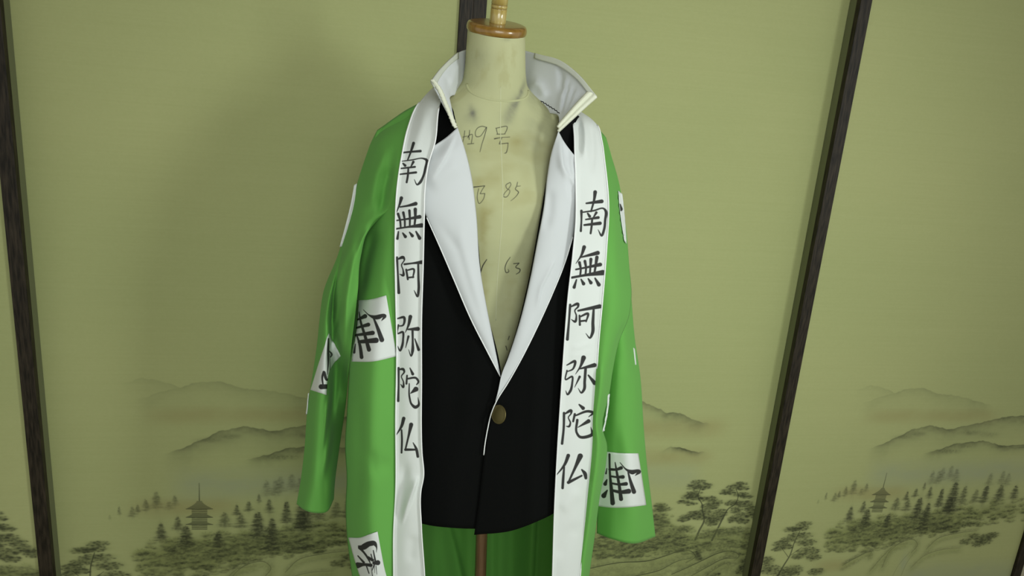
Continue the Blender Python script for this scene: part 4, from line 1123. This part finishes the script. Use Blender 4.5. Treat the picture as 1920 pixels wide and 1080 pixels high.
BR = coons([(1064, 198, .008), (1078, 202, .008), (1092, 211, .008)], [(1028, 1300, -.15), (1048, 1300, -.152), (1076, 1300, -.15)],
           [(1064, 198, .008), (1071, 214, -.032), (1075, 235, -.060), (1078, 290, -.104), (1080, 350, -.121), (1080, 410, -.130), (1074, 480, -.133), (1065, 560, -.134), (1058, 650, -.135), (1052, 740, -.136), (1045, 850, -.138), (1040, 950, -.140), (1036, 1080, -.145), (1028, 1300, -.15)],
           [(1092, 211, .008), (1108, 222, -.022), (1121, 236, -.042), (1128, 262, -.062), (1134, 305, -.088), (1141, 380, -.118), (1137, 470, -.130), (1130, 560, -.133), (1122, 650, -.134), (1118, 730, -.135), (1112, 850, -.137), (1103, 960, -.140), (1088, 1080, -.145), (1076, 1300, -.15)], 30, 240)
band_edges(BR)
u_, v_ = UV(BR); BR[..., 2] += .013 * u_ * sst(.14, .25, v_)
fold(BR, [(1092, 212), (1098, 250), (1096, 300)], 6, .007)
fold(BR, [(1108, 225), (1112, 270), (1110, 330)], 6, -.005)
fold(BR, [(1085, 225), (1087, 260), (1086, 300)], 6, -.006)
fold(BR, [(1068, 655), (1090, 650), (1115, 640)], 5, .0016)
fold(BR, [(1066, 668), (1092, 664), (1112, 656)], 4, .0014)
fold(BR, [(1050, 960), (1075, 930), (1095, 920)], 12, .003)
fold(BR, [(1042, 1050), (1066, 1000), (1092, 980)], 12, -.003)
M_brr = cloth('white_band_lettered_2', WHITE, 0.75, var=0.03, image=grid_image('ink_band_2', BR, 128, 2600, K_RIGHT))
o = sheet('front_band', BR, [M_brr, M_band], robe, 0.0022); o['label'] = 'white band with a column of black brushed characters'
for g_ in (BL, BR):                           # turned and stitched edges of the bands
    for q in (0, -1):
        e_ = g_[8:, q].copy(); e_[:, 2] -= .0012
        tube('band_edge', to_world(e_), 0.0013, M_piping, robe, 6)
# band going on around the back of the neck
nb_top = spline([(812, 150, .035), (862, 128, .075), (930, 122, .096), (1000, 130, .075), (1092, 196, .026)], 40)
nb_bot = spline([(818, 168, .03), (862, 156, .085), (930, 150, .102), (1000, 158, .085), (1080, 212, .03)], 40)
sheet('neck_band', strip_from(nb_top, nb_bot, 8), M_band, robe, 0.002, side=1)

# lettered patches lie on the cloth beneath them
def drape(base, corners_fn, lift=0.0028):
    """give a patch grid the depth of the cloth it is sewn on"""
    bx, by, bz = base[..., 0].ravel(), base[..., 1].ravel(), base[..., 2].ravel()
    g = corners_fn
    out = g.copy()
    for j in range(g.shape[0]):
        d2 = (g[j, :, 0][:, None] - bx[None])**2 + (g[j, :, 1][:, None] - by[None])**2
        idx = np.argpartition(d2, 6, axis=1)[:, :6]
        dd = np.take_along_axis(d2, idx, 1)
        w = 1 / (dd + 0.5)
        out[j, :, 2] = (w * bz[idx]).sum(1) / w.sum(1) - lift
    k = out[..., 2]
    for _ in range(2):                       # relax
        k[1:-1, 1:-1] = (k[1:-1, 1:-1] * 2 + k[:-2, 1:-1] + k[2:, 1:-1] + k[1:-1, :-2] + k[1:-1, 2:]) / 6
    return out
def patch(tl, tr, br, bl, base, strokes, label, nu=26, nv=26, res=(256, 256), lift=0.0028, mids=None, soft=0.6):
    z = lambda p: (p[0], p[1], 0)
    m = mids or {}
    g = coons([z(tl)] + [z(p) for p in m.get('t', [])] + [z(tr)], [z(bl)] + [z(p) for p in m.get('b', [])] + [z(br)],
              [z(tl)] + [z(p) for p in m.get('l', [])] + [z(bl)], [z(tr)] + [z(p) for p in m.get('r', [])] + [z(br)], nu, nv)
    g = drape(base, g, lift)
    if strokes:
        mt = [cloth('lettered_patch', WHITE, 0.75, var=0.03, image=grid_image('ink_patch', g, res[0], res[1], strokes, soft)), M_band]
    else:
        mt = M_band
    o = sheet('patch', g, mt, robe, 0.001)
    if label: o['label'] = label
    return o
SLF, SRF = SL[:, :60], SR[:, :44]
patch((671, 563), (724, 554), (744, 668), (659, 678), fl_, K_BODY_PATCH, 'white square with a sideways black character', mids={'t': [(690, 562)], 'b': [(697, 678)], 'r': [(733, 604)], 'l': [(669, 600), (663, 645)]})
patch((617, 625), (638, 668), (613, 741), (582, 731), SLF, K_SLEEVE_PATCH, 'white square folded into the sleeve with part of a black character', mids={'r': [(619, 694), (614, 720)], 'l': [(601, 670)]})
patch((653, 1008), (708, 997), (738, 1120), (690, 1125), fl_, K_LOW_PATCH, 'white patch with a sideways black character', mids={'t': [(675, 1008), (690, 1003)], 'l': [(664, 1048)], 'r': [(714, 1030), (722, 1070)]})
patch((1128, 846), (1197, 850), (1212, 947), (1112, 948), SRF, K_RIGHT_PATCH, 'white square with a sideways black character', mids={'t': [(1165, 850)], 'b': [(1150, 952), (1180, 951)], 'r': [(1203, 888)]})
patch((1160, 358), (1167, 364), (1175, 458), (1171, 450), fr_, zs(1160, 380, 1, [[(2, 4, 3), (4, 12, 5)]]), None, 6, 20, (24, 128), mids={'l': [(1163, 395)], 'r': [(1172, 410)]}, lift=0.012)
patch((664, 347), (669, 344), (640, 462), (637, 463), SLF, None, None, 6, 20, mids={'l': [(657, 385), (647, 425)], 'r': [(662, 387), (652, 425)]})
patch((1140.5, 740), (1143.5, 739), (1133, 808), (1130, 810), fr_, None, None, 5, 16, mids={'l': [(1136.5, 775)], 'r': [(1139.5, 775)]})
patch((1188, 652), (1190.5, 654), (1193.5, 684), (1191.5, 684), SRF, None, None, 4, 8)
patch((577.5, 738), (579.5, 737), (575.5, 776), (573.8, 778), SLF, None, None, 4, 8)
